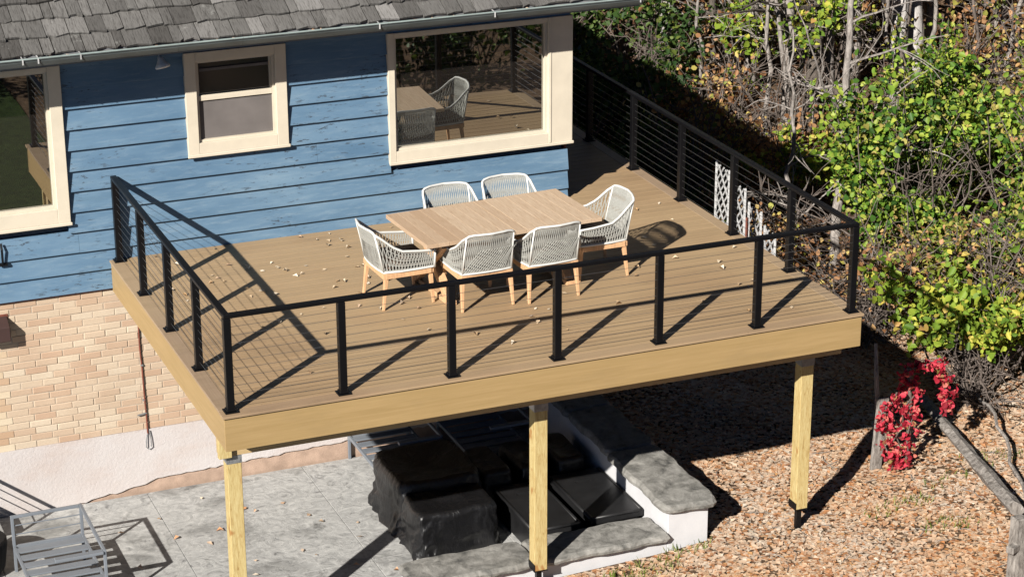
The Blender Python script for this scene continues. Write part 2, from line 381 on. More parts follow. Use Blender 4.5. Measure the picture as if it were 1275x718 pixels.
# windows
def window(x0, x1, z0, z1, gx0, gx1, gz0, gz1, lab, kind='picture'):
    e = bpy.data.objects.new('window', None); col.objects.link(e); e.parent = house; e['label'] = lab; e.location = ((x0+x1)/2, 0, z0)
    yo = -.075
    MB().box(x0, gx0-.018, yo, .08, z0, z1).build('casing', 'cream_paint', e, bev=.004)
    MB().box(gx1+.018, x1, yo, .08, z0, z1).build('casing', 'cream_paint', e, bev=.004)
    MB().box(gx0-.0178, gx1+.0178, yo+.002, .08, gz1+.016, z1-.002).build('casing', 'cream_paint', e, bev=.004)
    MB().box(gx0-.0178, gx1+.0178, yo+.002, .08, z0+.002, gz0-.014).build('casing', 'cream_paint', e, bev=.004)
    MB().box(x0-.012, x1+.012, yo-.022, yo-.0005, z0-.006, z0+.028).build('sill', 'cream_paint', e, bev=.005)
    f = MB(); y0, y1 = -.035, .06
    f.box(gx0-.0175, gx0+.012, y0, y1, gz0-.0135, gz1+.0155).box(gx1-.012, gx1+.0175, y0, y1, gz0-.0135, gz1+.0155)
    f.box(gx0+.0125, gx1-.0125, y0+.001, y1, gz1-.012, gz1+.0155).box(gx0+.0125, gx1-.0125, y0+.001, y1, gz0-.0135, gz0+.012)
    f.build('frame', 'cream_paint', e)
    if kind == 'picture':
        MB().box(gx0+.0105, gx1-.0105, .012, .03, gz0+.0105, gz1-.0105).build('pane', 'window_glass', e)
    else:
        zm = 4.632
        MB().box(gx0+.0128, gx1-.0128, -.022, .05, zm-.03, zm+.03).build('meeting_rail', 'cream_paint', e, bev=.003)
        MB().box(gx0+.0105, gx1-.0105, .030, .04, zm+.025, gz1-.0105).build('pane', 'upper_glass', e)
        MB().box(gx0+.013, gx0+.030, .004, .029, zm+.03, gz1-.0125).box(gx1-.030, gx1-.013, .004, .029, zm+.03, gz1-.0125).build('sash', 'cream_paint', e)
        MB().box(gx0+.0105, gx1-.0105, .022, .03, gz0+.0105, zm-.028).build('pane', 'upper_glass', e)
        MB().box(gx0+.013, gx1-.013, .002, .008, gz0+.012, zm-.031).build('insect_screen', 'insect_screen', e)
        MB().box(gx0+.04, gx1-.04, .0, .012, 4.93, 4.96).build('roller_bar', 'insect_screen', e)
    return e
window(*WIN[0], -2.45, -.655, 3.595, 5.11, 'large picture window at the left edge of the blue wall')
window(*WIN[1], 1.0, 1.865, 4.15, 5.045, 'small sash window with grey insect screen', 'sash')
window(*WIN[2], 3.305, 5.165, 3.775, 5.09, 'large picture window mirroring the dining table')
MB().box(5.20, 5.215, -.084, -.0752, 3.65, 5.15).build('casing_bead', 'cream_paint', house)

# bricks
MORT = MB().box(-7, XC-.03, .0095, .10, .78, 2.545).build('mortar_bed', 'mortar', house)
bl, bh = .236, .0715; cw, ch = .246, .0803
bmesh_ = []
for v_ in range(4):
    b = MB().box(0, bl, -.0, .06, 0, bh)
    me = b.mesh('brick', 'brick', bev=.003+.001*v_); bmesh_.append(me)
halfb = MB().box(0, bl/2-.006, -.0, .06, 0, bh).mesh('brick', 'brick', bev=.003)
far = MB(); nb = 0; row = 0; z = .792
while z+bh < 2.55:
    off = (row % 2)*cw/2+(rnd.choice([0, 0, .0, cw*.25]))
    x = -7.2+off
    while x < XC-.06:
        x1_ = min(x+bl, XC-.035)
        # the part of the wall seen left of and below the deck
        lim = -.05+(2.35-z)*1.02
        if -1.50 < x < lim and nb < 296 and x1_-x > .2:
            inst('brick', rnd.choice(bmesh_), (x+rnd.uniform(-.002, .002), .004+rnd.uniform(-.003, .003), z+rnd.uniform(-.0015, .0015)), house); nb += 1
        elif x1_-x > .03:
            dy = rnd.uniform(-.003, .003); far.box(max(x, -7), x1_, .004+dy, .06, z, z+bh)
        x += cw
    z += ch; row += 1
print('bricks', nb)
far.build('brick_courses', 'brick_far', house, stuff=True)
# foundation: old parging with the white stucco coat in front, its lower edge broken away
MB().box(-7, XC-.03, .01, .10, -.1, .78).build('parging', 'old_parging', house)
edge = []
x = -7.0
while x < XC-.03:
    if x < -.65: t = -.02
    else: t = np.interp(x, [-.65, -.3, .1, .33, .6, 1.5, 2.7, 5.5], [0, .05, .10, .17, .175, .19, .235, .25])+rnd.uniform(-.013, .013)
    edge.append((x, t)); x += .07
edge.append((XC-.03, .25))
mb = MB(); nE = len(edge)
for yv in (-.014, .0095):
    for x, t in edge: mb.v.append((x, yv, t))
    for x, t in edge: mb.v.append((x, yv, .7905))
for i in range(nE-1):
    mb.f += [(i, i+1, nE+i+1, nE+i), (2*nE+i, 3*nE+i, 3*nE+i+1, 2*nE+i+1), (i, 2*nE+i, 2*nE+i+1, i+1), (nE+i, nE+i+1, 3*nE+i+1, 3*nE+i)]
mb.build('stucco_coat', 'stucco', house)

# roof
PA = R(30); EY = -.74; EZ = 5.475; ca, sa = math.cos(PA), math.sin(PA)
RW = 10.6; YR = (EY+RW)/2; RL = (YR-EY)/ca; ZR = EZ+RL*sa; XH = 6.02-(YR-EY)
roof = MB().add([(-7.4, EY, EZ), (6.02, EY, EZ), (XH, YR, ZR), (-7.4, YR, ZR), (-7.4, EY, EZ-.09), (6.02, EY, EZ-.09), (XH, YR, ZR-.3), (-7.4, YR, ZR-.3)],
    [(0, 1, 2, 3), (4, 7, 6, 5), (0, 4, 5, 1), (1, 5, 6, 2), (2, 6, 7, 3), (3, 7, 4, 0)]).build('roof', 'felt', house)
MB().add([(-7.4, RW, EZ), (6.02, RW, EZ), (XH, YR+.002, ZR), (-7.4, YR+.002, ZR), (-7.4, RW, EZ-.09), (6.02, RW, EZ-.09), (XH, YR+.002, ZR-.3), (-7.4, YR+.002, ZR-.3)],
    [(0, 1, 2, 3), (4, 7, 6, 5), (0, 4, 5, 1), (1, 5, 6, 2), (2, 6, 7, 3), (3, 7, 4, 0)]).build('rear_slope', 'cedar_shake_far', roof)
MB().add([(6.021, EY+.002, EZ), (6.021, RW-.002, EZ), (XH+.002, YR, ZR), (6.021, EY+.002, EZ-.09), (6.021, RW-.002, EZ-.09), (XH+.002, YR, ZR-.3)],
    [(0, 1, 2), (3, 5, 4), (0, 3, 4, 1), (1, 4, 5, 2), (2, 5, 3, 0)]).build('hip_slope', 'cedar_shake_far', roof)
MB().box(-7.4, 6.02, EY+.02, .085, 5.384, 5.395).box(XC+.001, 6.019, .0855, RW, 5.384, 5.395).build('soffit', 'soffit', house)
MB().box(-7.4, 6.02, EY-.004, EY+.019, 5.36, 5.50).build('eave_board', 'soffit', house)
far = MB(); ns = 0
EX = .262
rows = int((RL-.1)/EX)
def shake(mb, x, wd, u0, lift, jag, th):
    # u along slope
    def P(xx, u, h): return (xx, EY+u*ca-h*sa, EZ+u*sa+h*ca)
    L = EX*1.55; m = (jag[1]); xm = x+wd*jag[2]
    vs_ = [P(x, u0+jag[0], lift+.004), P(xm, u0+m, lift+.004), P(x+wd, u0+jag[3], lift+.004), P(x+wd, u0+L, .003), P(x, u0+L, .003),
           P(x, u0+jag[0], lift+th), P(xm, u0+m, lift+th+.001), P(x+wd, u0+jag[3], lift+th), P(x+wd, u0+L, .010), P(x, u0+L, .010)]
    mb.add(vs_, [(0, 4, 3, 2, 1), (5, 6, 7, 8, 9), (0, 1, 6, 5), (1, 2, 7, 6), (2, 3, 8, 7), (3, 4, 9, 8), (4, 0, 5, 9)])
for r_ in range(rows):
    x = -7.4+rnd.uniform(-.1, 0)
    xm_ = 6.04-r_*EX*ca
    while x < xm_:
        wd = rnd.choice([.11, .15, .18, .21, .24, .27, .20])*rnd.uniform(.92, 1.08)
        if x+wd > xm_+.02: wd = xm_+.02-x
        if wd < .04: break
        jag = [rnd.uniform(-.02, .022), rnd.uniform(-.02, .024), rnd.uniform(.35, .65), rnd.uniform(-.02, .022)]
        args = (x, wd-rnd.uniform(.005, .014), r_*EX-.025, .022+rnd.uniform(0, .012), jag, rnd.uniform(.018, .032))
        vis = r_ < 6 and x > -1.85 and x < 4.9-r_*1.35+1.2
        if vis and ns < 298:
            m_ = MB(); shake(m_, *args); m_.build('shake', 'cedar_shake', roof); ns += 1
        else: shake(far, *args)
        x += wd
print('shakes', ns)
far.build('shake_courses', 'cedar_shake_far', roof, stuff=True)
# ragged starter shreds at the eave
st = MB(); x = -7.4
while x < 6.0:
    st.bar((x, EY-.03, EZ-.004), (x+rnd.uniform(.03, .1), EY-.035-rnd.uniform(0, .02), EZ-.006), .02, .006); x += rnd.uniform(.06, .25)
st.build('starter_shreds', 'felt', roof, stuff=True)
# gutter
gut = bpy.data.objects.new('gutter', None); col.objects.link(gut); gut.parent = house; gut.location = (0, EY, 5.38)
def gprof(z_): 
    return [(EY-.008, z_+.075), (EY-.008, z_), (EY-.075, z_), (EY-.088, z_+.02), (EY-.105, z_+.052), (EY-.105, z_+.072), (EY-.115, z_+.074), (EY-.115, z_+.084), (EY-.098, z_+.084), (EY-.098, z_+.055), (EY-.072, z_+.010), (EY-.016, z_+.010), (EY-.016, z_+.075)]
jn = [-7.4, -4.2, -1.35, .62, 1.32, 2.95, 4.6, 6.03]
for i in range(len(jn)-1):
    MB().prism_x([(y, zz+.0015*(i % 2)) for y, zz in gprof(5.395)], jn[i]+.001, jn[i+1]-.001).build('gutter_section', 'gutter_shaded', gut)
    MB().box(jn[i]+.0012, jn[i+1]-.0012, EY-.119, EY-.096, 5.4815, 5.4915).build('gutter_lip', 'gutter_lip', gut)
for x in (-1.02, -.86, -.42, 2.85, 4.2, 5.98):
    m_ = MB().bar((x, EY-.121, 5.43), (x, EY-.121, 5.485), .014, .005, up=(0, 1, 0)).bar((x, EY-.12, 5.486), (x, EY+.04, 5.50), .012, .004)
    m_.build('hanger', 'lattice_grey', gut)
# debris lying in the gutter
lv = MB()
for i in range(240):
    x = rnd.uniform(-2, 6); y = EY-.06+rnd.uniform(-.03, .03); z_ = 5.455+rnd.uniform(0, .02); a = rnd.uniform(0, 6.28); q = .025
    lv.add([(x+q*math.cos(a), y+q*.5*math.sin(a), z_), (x-q*math.sin(a), y+q*.5*math.cos(a), z_+.01), (x-q*math.cos(a), y-q*.5*math.sin(a), z_)], [(0, 1, 2)])
lo = lv.build('gutter_leaves', 'litter', gut, stuff=True)
# small fittings on the wall
L = thing('floodlight', (.58, -.20, 5.1), 'white bell-shaped floodlight under the eave left of the small window', 'light')
MB().tube([(.545, -.12, 5.385), (.55, -.15, 5.25), (.57, -.18, 5.19)], .013, 8).build('stem', 'white_plastic', L)
MB().tube([(.565, -.175, 5.20), (.572, -.19, 5.165), (.58, -.205, 5.12), (.585, -.215, 5.09), (.587, -.217, 5.078)], [.022, .032, .062, .086, .078], 16).build('bell_shade', 'white_plastic', L, smooth=True)
MB().box(.52, .57, -.145, -.095, 5.375, 5.385).build('mount', 'white_plastic', L)
V_ = thing('dryer_vent', (-1.3, 0, 2.13), 'dark brown vent hood sticking out of the brick at the left edge', 'vent')
MB().prism_x([(0, 2.41), (-.16, 2.33), (-.16, 2.16), (0, 2.16)], -1.55, -1.27).build('hood', 'dark_brown', V_, bev=.006)
MB().box(-1.56, -1.26, -.006, .012, 2.14, 2.43).build('flange', 'red_brown_wall', V_, bev=.002)
tag(MB().tube([(-1.275, -.045, 3.26), (-1.275, -.08, 3.2), (-1.275, -.08, 3.06), (-1.27, -.045, 3.02)], .013, 6).tube([(-1.31, -.05, 3.02), (-1.22, -.05, 3.02)], .02, 6).build('hose_bracket', 'black_metal'), 'small dark bracket on the blue siding below the left picture window', 'bracket')
cb = thing('hanging_cable', (.19, 0, .68), 'thin rusty cable hanging down the brick with a grey loop at its end', 'cable')
MB().tube([(.18, -.012, 2.10), (.178, -.014, 1.8), (.19, -.012, 1.55), (.196, -.016, 1.2), (.205, -.014, .95), (.205, -.025, .74)], .009, 6).build('cable_run', 'red_brown_wall', cb)
MB().tube([(.205, -.025, .76), (.185, -.035, .68), (.175, -.04, .585), (.20, -.04, .555), (.235, -.04, .58), (.235, -.035, .68), (.225, -.03, .78)], .006, 6).build('loop', 'galvanised', cb)
MB().bar((.10, -.02, .985), (.205, -.02, 1.0), .014, .014).build('wire_clip', 'galvanised', cb)
for z_ in (1.58, 1.15, 2.09): MB().box(.176, .204, -.022, .0, z_, z_+.02).build('wire_clip', 'galvanised', cb)

# ------------------------------------------------------------ deck
deck = thing('deck', (3.3, -4.05, 0), 'raised tan composite deck on timber posts beside the blue house', 'deck')
DX0, DX1, DY = -.10, 6.77, -4.70; BW, GAP = .14, .006
YB = 7.0
bd = lambda x0, x1, y0, y1, m, nm='deck_board': MB().box(x0, x1, y0, y1, H-.025, H).build(nm, m, deck, bev=.0012)
bd(DX0-.006, DX1, DY-.006, DY+BW, 'deck_border', 'border_board')
bd(DX0, DX0+BW, DY+BW+GAP, -.035, 'deck_border_side', 'border_board')
bd(DX1-BW, DX1, DY+BW+GAP, 1.0, 'deck_border_side', 'border_board'); bd(DX1-BW, DX1, 1.0+GAP, YB, 'deck_border_side', 'border_board')
y = DY+BW+GAP; xa, xb = DX0+BW+GAP, DX1-BW-GAP; i = 0
while y < YB-.1:
    y1 = y+BW
    if y1 < -.03:
        j = [2.1, 4.55, 3.3][i % 3]+.01*i if False else None
        bd(xa, xb, y, y1, 'deck_tan')
    elif y < -.03:
        bd(xa, xb, y, -.036, 'deck_tan')
        bd(XC+.03, xb, -.034, y1, 'deck_tan')
    else: bd(XC+.03, xb, y, y1, 'deck_tan')
    y = y1+GAP; i += 1
# grooves of the old mortise fasteners / screws are below picture size. fascia:
FZ0 = 2.535
MB().box(DX0+.012, DX1-.012, DY+.017, DY+.04, FZ0, H-.0265).build('fascia_board', 'fascia', deck, bev=.003)
MB().box(DX0+.014, DX0+.038, DY+.041, -.036, FZ0+.002, H-.0265).build('fascia_board', 'fascia', deck, bev=.003)
MB().box(DX1-.038, DX1-.014, DY+.041, YB, FZ0+.002, H-.0265).build('fascia_board', 'fascia', deck, bev=.003)
x = .25
while x < 6.6:
    MB().box(x, x+.04, DY+.045, -.04 if x < XC else YB-.02, H-.03-.27, H-.028).build('joist', 'beam_wood', deck); x += .405
MB().box(.0, 6.52+.35, -4.13, -3.98, 2.225, 2.60).build('beam', 'beam_wood', deck, bev=.004)
MB().box(-.04, 6.86, -4.182, -4.134, 2.45, 2.60)
for k_, (px_, lab) in enumerate([(.135, 'left timber post'), (3.37, 'middle timber post'), (6.47, 'right timber post with black foot bracket')]):
    p = MB().box(px_-.072, px_+.072, -4.122, -3.978, .0 if False else float(hz(px_, -4.05))+.27, 2.222).build('post', 'treated_pine', deck, bev=.004, label=lab)
    gz_ = float(hz(px_, -4.05))
    MB().box(px_-.028, px_+.028, -4.078, -4.022, gz_-.1, gz_+.262).box(px_-.076, px_+.076, -4.126, -3.974, gz_+.2625, gz_+.269).box(px_-.078, px_-.0735, -4.13, -3.97, gz_+.2635, gz_+.35).box(px_-.076, px_+.076, -3.9755, -3.97, gz_+.2635, gz_+.35).build('foot_bracket', 'black_metal', p)
    MB().box(px_-.076, px_+.076, -4.126, -4.1235, 2.14, 2.222).box(px_-.0765, px_-.0735, -4.12, -3.98, 2.14, 2.222).box(px_-.07, px_-.05, -4.130, -4.127, 2.16, 2.18).box(px_+.04, px_+.06, -4.130, -4.127, 2.16, 2.18).build('post_cap', 'galvanised', p)
MB().box(-.03, .10, -4.19, -4.128, 2.235, 2.50).build('beam_block', 'treated_pine', deck, bev=.004)
for k_ in range(2): MB().box(6.47+k_*.0, 6.475+.03*k_, -4.14, -4.128, 2.02, 2.05) 
# railing -------------------------------------------------------------
rail = thing('deck_railing', (3.3, -4.6, H), 'black metal railing with steel cables round three sides of the deck', 'railing')
RH = .98; PW = .072
base_me = MB().box(-.066, .066, -.066, .066, 0, .014).box(-.046, .046, -.046, .046, .0145, .034).mesh('base_plate', 'black_metal', bev=.004)
W_, D_ = 6.674, 4.596
posts = [(W_*i/6, -D_) for i in range(7)]+[(0, -.10-(D_-.10)*i/4) for i in range(4)]+[(W_, -D_+1.33*i) for i in range(1, 9)]
post_me = MB().box(-PW/2, PW/2, -PW/2, PW/2, .0, RH-.042).mesh('post', 'black_metal', bev=.004)
for (x, y) in posts:
    p = inst('railing_post', post_me, (x, y, H+.0005), rail)
    b = inst('base_plate', base_me, (0, 0, 0)); b.parent = p; b.location = (0, 0, .0005)
def toprail(a, b):
    MB().bar(a, b, .068, .04).build('top_rail', 'black_metal', rail, bev=.006)
zt = H+RH-.0205
toprail((-.034, -D_, zt), (W_+.034, -D_, zt))
toprail((0, -D_+.0345, zt), (0, -.05, zt)); toprail((W_, -D_+.0345, zt), (W_, YB-.3, zt))
for k_ in range(10):
    zz = H+.085+k_*.0845
    for a, b in (((0, -D_, zz), (W_, -D_, zz)), ((0, -D_, zz), (0, -.1, zz)), ((W_, -D_, zz), (W_, -D_+1.33*8, zz))):
        MB().tube([a, b], .0022, 5).build('cable', 'cable_steel', rail)
# small box beside the house on the side strip
tag(MB().box(5.50, 5.75, 1.1, 1.9, H+.001, H+.09).build('door_step', 'deck_tan', None, bev=.01), 'low pale step board in the shade beside the house corner', 'step')

# ------------------------------------------------------------ pit walls
def cap(name, x0, x1, y0, y1, z0, th, parent, seed, chop=()):
    """rock-faced cap: gridded slab whose edge wanders"""
    r2 = random.Random(seed); nx_, ny_ = max(4, int((x1-x0)/.06)), max(4, int((y1-y0)/.06)); mb = MB()
    def edge(t, s_): return .012*math.sin(t*5+s_)+.006*math.sin(t*13+s_*2)+r2.uniform(-.003, .003)
    ex0 = [edge(j*.1, seed) for j in range(ny_+1)]; ex1 = [edge(j*.1, seed+2) for j in range(ny_+1)]
    ey0 = [edge(i*.1, seed+4) for i in range(nx_+1)]; ey1 = [edge(i*.1, seed+6) for i in range(nx_+1)]
    rings = [(0, .012, 0), (.0, 0, .012), (.0, -.006, th*.5), (0, .010, th*.86), (0, .028, th)]
    def pt_(i, j, inset):
        u = i/nx_; v = j/ny_
        xa_ = x0+ex0[j]+inset; xb_ = x1+ex1[j]-inset; ya_ = y0+ey0[i]+inset; yb_ = y1+ey1[i]-inset
        x = xa_+(xb_-xa_)*u; y = ya_+(yb_-ya_)*v
        cr = .035
        dx = min(u, 1-u)*(x1-x0); dy = min(v, 1-v)*(y1-y0)
        if dx < .001 and dy < .001:
            x += (cr*.6 if u == 0 else -cr*.6); y += (cr*.6 if v == 0 else -cr*.6)
        return x, y
    per = [(i, 0) for i in range(nx_)]+[(nx_, j) for j in range(ny_)]+[(i, ny_) for i in range(nx_, 0, -1)]+[(0, j) for j in range(ny_, 0, -1)]
    for _, ins, h in rings:
        for i, j in per:
            x, y = pt_(i, j, ins+r2.uniform(-.003, .003)); mb.v.append((x, y, z0+h+r2.uniform(-.002, .002)*(h > 0)))
    P = len(per)
    for q in range(len(rings)-1):
        for i in range(P): mb.f.append((q*P+i, q*P+(i+1) % P, (q+1)*P+(i+1) % P, (q+1)*P+i))
    mb.f.append(tuple(reversed(range(P))))
    # top grid interior
    base = len(mb.v); idx = {}
    for i in range(nx_+1):
        for j in range(ny_+1):
            if 0 < i < nx_ and 0 < j < ny_:
                x, y = pt_(i, j, .028); idx[i, j] = len(mb.v); mb.v.append((x, y, z0+th+.003+r2.uniform(-.004, .004)))
    top0 = 4*P
    for k2, (i, j) in enumerate(per): idx[i, j] = top0+k2
    for i in range(nx_):
        for j in range(ny_): mb.f.append((idx[i, j], idx[i+1, j], idx[i+1, j+1], idx[i, j+1]))
    return mb.build(name, 'cap_stone', parent, smooth=False)
tw = thing('seat_wall', (5.2, -2, 0), 'tall white retaining wall with grey stone caps running back to the house', 'wall')
MB().box(4.955, 5.44, -3.9, -.02, -.1, .60).build('wall_body', 'white_masonry', tw, bev=.006)
MB().box(4.90, 4.954, -3.05, -2.92, -.1, .52)
yy = [-3.985, -2.42, -1.2, -.02]
for i in range(3): cap('cap_stone', 4.885 if i == 0 else 4.93, 5.53, yy[i]+.004, yy[i+1]-.004, .601, .095, tw, 3+i)
lw = thing('low_wall', (3.4, -3.7, 0), 'low white front wall with grey stone caps below the middle deck post', 'wall')
MB().box(2.04, 4.953, -3.898, -3.50, -.1, .275).build('wall_body', 'white_masonry', lw, bev=.006)
for i, (a, b) in enumerate([(2.0, 3.40), (3.41, 4.952)]): cap('cap_stone', a, b, -3.985, -3.435, .276, .085, lw, 11+i)

# ------------------------------------------------------------ dark covered furniture
def cloth_box(x0, x1, y0, y1, z1, seed, taper=.05, wr=.03, z0=.0, dip=.02):
    """draped cover as a closed gridded shell: sharp ridged folds down the sides, sagging top"""
    r2 = random.Random(seed); mb = MB(); nper = 200; nz = 26
    cx, cy = (x0+x1)/2, (y0+y1)/2; hx, hy = (x1-x0)/2, (y1-y0)/2; so_ = Vector((seed*3.7, seed*1.3, 0))
    def ridge(p, sc_): return 1-abs(mno.noise(p*sc_+so_))*2.2
    def sq(t):
        c_, s_ = math.cos(t), math.sin(t); e = .30
        return (math.copysign(abs(c_)**e, c_), math.copysign(abs(s_)**e, s_))
    def disp(p): return .55*ridge(Vector((p.x+p.z*.5, p.y, p.z*.35)), 4.2)+.30*ridge(Vector((p.x, p.y+p.z*.6, p.z*.6)), 9)+.15*mno.noise(p*20)
    for q in range(nz+1):
        v = q/nz
        for i in range(nper):
            t = 2*math.pi*i/nper; ux, uy = sq(t); p = Vector((cx+ux*hx, cy+uy*hy, z0+(z1-z0)*v))
            dr = wr*(disp(p)-.4)*(1.35-v); k = taper*(1-v)+dr-(.03 if v == 1 else .008 if q == nz-1 else 0)
            mb.v.append((cx+ux*(hx+k), cy+uy*(hy+k), p.z+.02*mno.noise(p*3+so_)*v+(.0 if v < 1 else .008)))
    for q in range(nz):
        for i in range(nper): mb.f.append((q*nper+i, q*nper+(i+1) % nper, (q+1)*nper+(i+1) % nper, (q+1)*nper+i))
    last = nz*nper; R_ = (.9, .78, .64, .5, .36, .22, .1)
    for sc_ in R_:
        st_ = len(mb.v)
        for i in range(nper):
            t = 2*math.pi*i/nper; ux, uy = sq(t); x, y = cx+ux*(hx-.03)*sc_, cy+uy*(hy-.03)*sc_
            p = Vector((x, y, z1)); mb.v.append((x, y, z1+.008-dip*(1-sc_)+.02*mno.noise(p*3+so_)+.016*(ridge(p, 5)-.5)))
        for i in range(nper): mb.f.append((last+i, last+(i+1) % nper, st_+(i+1) % nper, st_+i))
        last = st_
    mb.f.append(tuple(last+i for i in range(nper)))
    return mb
o = cloth_box(2.48, 3.40, -2.86, -2.24, .53, 5, dip=.05, wr=.075, taper=.03).build('covered_chair', 'black_vinyl', None, smooth=True)
tag(o, 'low bundle under a crumpled shiny black cover nearest the low wall', 'covered chair')
o = cloth_box(2.48, 3.46, -2.27, -1.25, .64, 8, dip=.10, wr=.07).build('covered_sofa', 'black_vinyl', None, smooth=True)
tag(o, 'taller furniture under a black cover behind the shiny bundle', 'covered sofa')
def lidbox(x0, x1, y0, y1, z1, lab):
    t = thing('storage_box', ((x0+x1)/2, (y0+y1)/2, 0), lab, 'storage box', 'black lidded boxes in the sunken pit')
    MB().box(x0+.03, x1-.03, y0+.03, y1-.03, .002, z1-.07).build('body', 'black_lid', t, bev=.02, seg=2)
    sx = (x0+x1)/2-.10; sy = y1-.22
    m_ = MB(); hw, hh = .10, .022   # lid with a real hand slot: top built as a frame round the hole
    cx_, cy_ = (x0+x1)/2, y1-.26
    m_.box(x0, x1, y0, cy_-hh, z1-.075, z1).box(x0, x1, cy_+hh+.0, y1, z1-.075, z1-.0003).box(x0, cx_-hw, cy_-hh, cy_+hh, z1-.075, z1-.0002).box(cx_+hw, x1, cy_-hh, cy_+hh, z1-.075, z1-.0002)
    m_.build('lid', 'black_lid', t)
    MB().tube([(x0+.02, y0+.01, z1-.005), (x1-.02, y0+.01, z1-.005)], .02, 10).build('lid_edge', 'black_lid', t, smooth=True)
    MB().tube([(x1-.012, y0+.02, z1-.012), (x1-.012, y1-.02, z1-.012)], .022, 10).build('lid_edge', 'black_lid', t, smooth=True)
    MB().tube([(x0+.012, y0+.02, z1-.012), (x0+.012, y1-.02, z1-.012)], .022, 10).build('lid_edge', 'black_lid', t, smooth=True)
lidbox(4.30, 4.93, -3.33, -2.15, .38, 'black box with a hand slot in its lid, in the corner of the two walls')
lidbox(3.62, 4.18, -3.33, -2.15, .36, 'black box with slotted lid directly behind the middle deck post')
for i in range(3):
    o = cloth_box(3.55+i*.46, 3.9+i*.46, -2.05, -1.32, .5, 20+i).build('covered_cushion', 'black_vinyl', None, smooth=True)
    tag(o, ['black covered bundle deep under the deck, left of three', 'black covered bundle deep under the deck, middle of three', 'black covered bundle deep under the deck, against the tall white wall'][i], 'covered bundle')
# grey furniture frames
def lounge(lab, group='grey metal furniture frames', tallback=False):
    t = thing('lounge_frame', (0, 0, 0), lab, 'chair frame', group)
    w_, d_ = .74, 1.16; zt = .65
    B = lambda nm, *bars: [m_ for m_ in [MB()] if [m_.bar(*b) for b in bars]][0].build(nm, 'grey_frame', t, bev=.003)
    for x, y in ((0, 0), (w_, 0), (w_, d_), (0, d_)): B('leg', ((x, y, 0), (x, y, zt-.016 if not (x == 0 and y == 0) else .30), .032, .032))
    B('back_rail', ((-.016, d_, zt), (w_-.017, d_, zt), .032, .032))
    for z_ in (.545, .44): B('back_bar', ((.017, d_, z_), (w_-.017, d_, z_), .012, .012))
    B('arm', ((w_, -.016, zt), (w_, d_+.016, zt), .032, .032)); B('front_bar', ((.22, -.0, zt-.005), (w_-.017, -.0, zt-.005), .075, .03))
    #B('front_stile', ((.24, 0, .31), (.24, 0, zt-.021), .028, .028))
    B('seat_rail', ((.0, .017, .29), (.0, d_-.017, .29), .03, .04)); B('seat_rail', ((w_, .017, .29), (w_, d_-.017, .29), .03, .04))
    B('seat_rail', ((.017, d_, .29), (w_-.017, d_, .29), .03, .05)); B('seat_rail', ((.017, 0, .29), (w_-.017, 0, .29), .03, .05))
    for i in range(6): y = .11+i*.185; B('slat', ((.0155, y, .30), (w_-.0155, y, .30), .115, .018))
    return t
lf = lounge('grey slatted metal chair frame without cushions at the bottom left of the patio')
lf.location = (-1.62, -2.55, 0)
def lcopy(loc, rz, lab):
    c = copy_tree(lf); c.location = loc; c.rotation_euler.z = rz; c['label'] = lab; return c
lcopy((-2.93, -.04, 0), R(-90), 'grey slatted metal frame beyond the left edge, casting a barred shadow on the stucco')
lcopy((2.62, -1.2, 0), 0, 'grey metal frame standing under the deck behind the black covers, nearest the stucco wall')
lcopy((3.75, -1.2, 0), 0, 'grey metal frame deep in the shade under the deck, right of the other one')
# dark round pot and a plain dark block cut by the picture's left edge
o = MB().tube([(-1.98, -1.3, 0), (-1.98, -1.3, .08), (-1.98, -1.3, .34), (-1.98, -1.3, .40), (-1.98, -1.3, .42)], [.20, .26, .30, .30, .28], 24).build('round_pot', 'black_rough', None, smooth=False)
tag(o, 'dark round pot at the left edge of the patio', 'pot')
o = MB().box(-2.3, -1.72, -2.75, -2.3, 0, .38).build('dark_block', 'black_rough', None, bev=.02)
tag(o, 'dark block at the bottom left corner of the patio', 'box')

# ------------------------------------------------------------ dining table
TZ = H+.75
table = thing('dining_table', (3.58, -2.33, H), 'pale teak plank dining table in the middle of the deck', 'table')
table.rotation_euler.z = 0
tl, tdp = 2.04, 1.10
NP = 16; pw = tl/NP
for i in range(NP):
    x0 = 3.58-tl/2+i*pw; dz = rnd.uniform(-.0015, .0015)
    if i in (0, NP-1): MB().box(x0+.0016+.004*(i == 8), x0+pw-.0016-.004*(i == 7), -2.33-tdp/2, -2.33+tdp/2, TZ-.042, TZ+dz).build('plank', 'teak', table, bev=.001)
    else: MB().box(x0+.0016+.004*(i == 8), x0+pw-.0016-.004*(i == 7), -2.33-tdp/2+rnd.uniform(0, .002), -2.33+tdp/2, TZ-.042, TZ+dz).build('plank', 'teak', table, bev=.001)
MB().box(3.58-.80, 3.58+.80, -2.33-.05, -2.33+.05, TZ-.12, TZ-.043).build('top_beam', 'teak_leg', table, bev=.004)
for sx in (-1, 1):
    xx = 3.58+sx*.70
    MB().bar((xx, -2.33-.40, H+.03), (xx, -2.33+.38, TZ-.09), .085, .085).build('leg', 'teak_leg', table, bev=.004)
    MB().bar((xx+.045*sx, -2.33+.40, H+.03), (xx+.045*sx, -2.33-.38, TZ-.09), .08, .085).build('leg', 'teak_leg', table, bev=.004)
    MB().box(xx-.05, xx+.05, -2.33-.46, -2.33+.46, H+.001, H+.05).build('foot', 'teak_leg', table, bev=.004)
    MB().box(xx-.05, xx+.05, -2.33-.42, -2.33+.42, TZ-.10, TZ-.044).build('cross_bearer', 'teak_leg', table, bev=.004)
MB().box(3.58-.70, 3.58+.70, -2.33-.035, -2.33+.035, H+.34, H+.42).build('stretcher', 'teak_leg', table, bev=.004)
# rotate the table 3.3 degrees about its centre
table.rotation_euler.z = R(3.3)

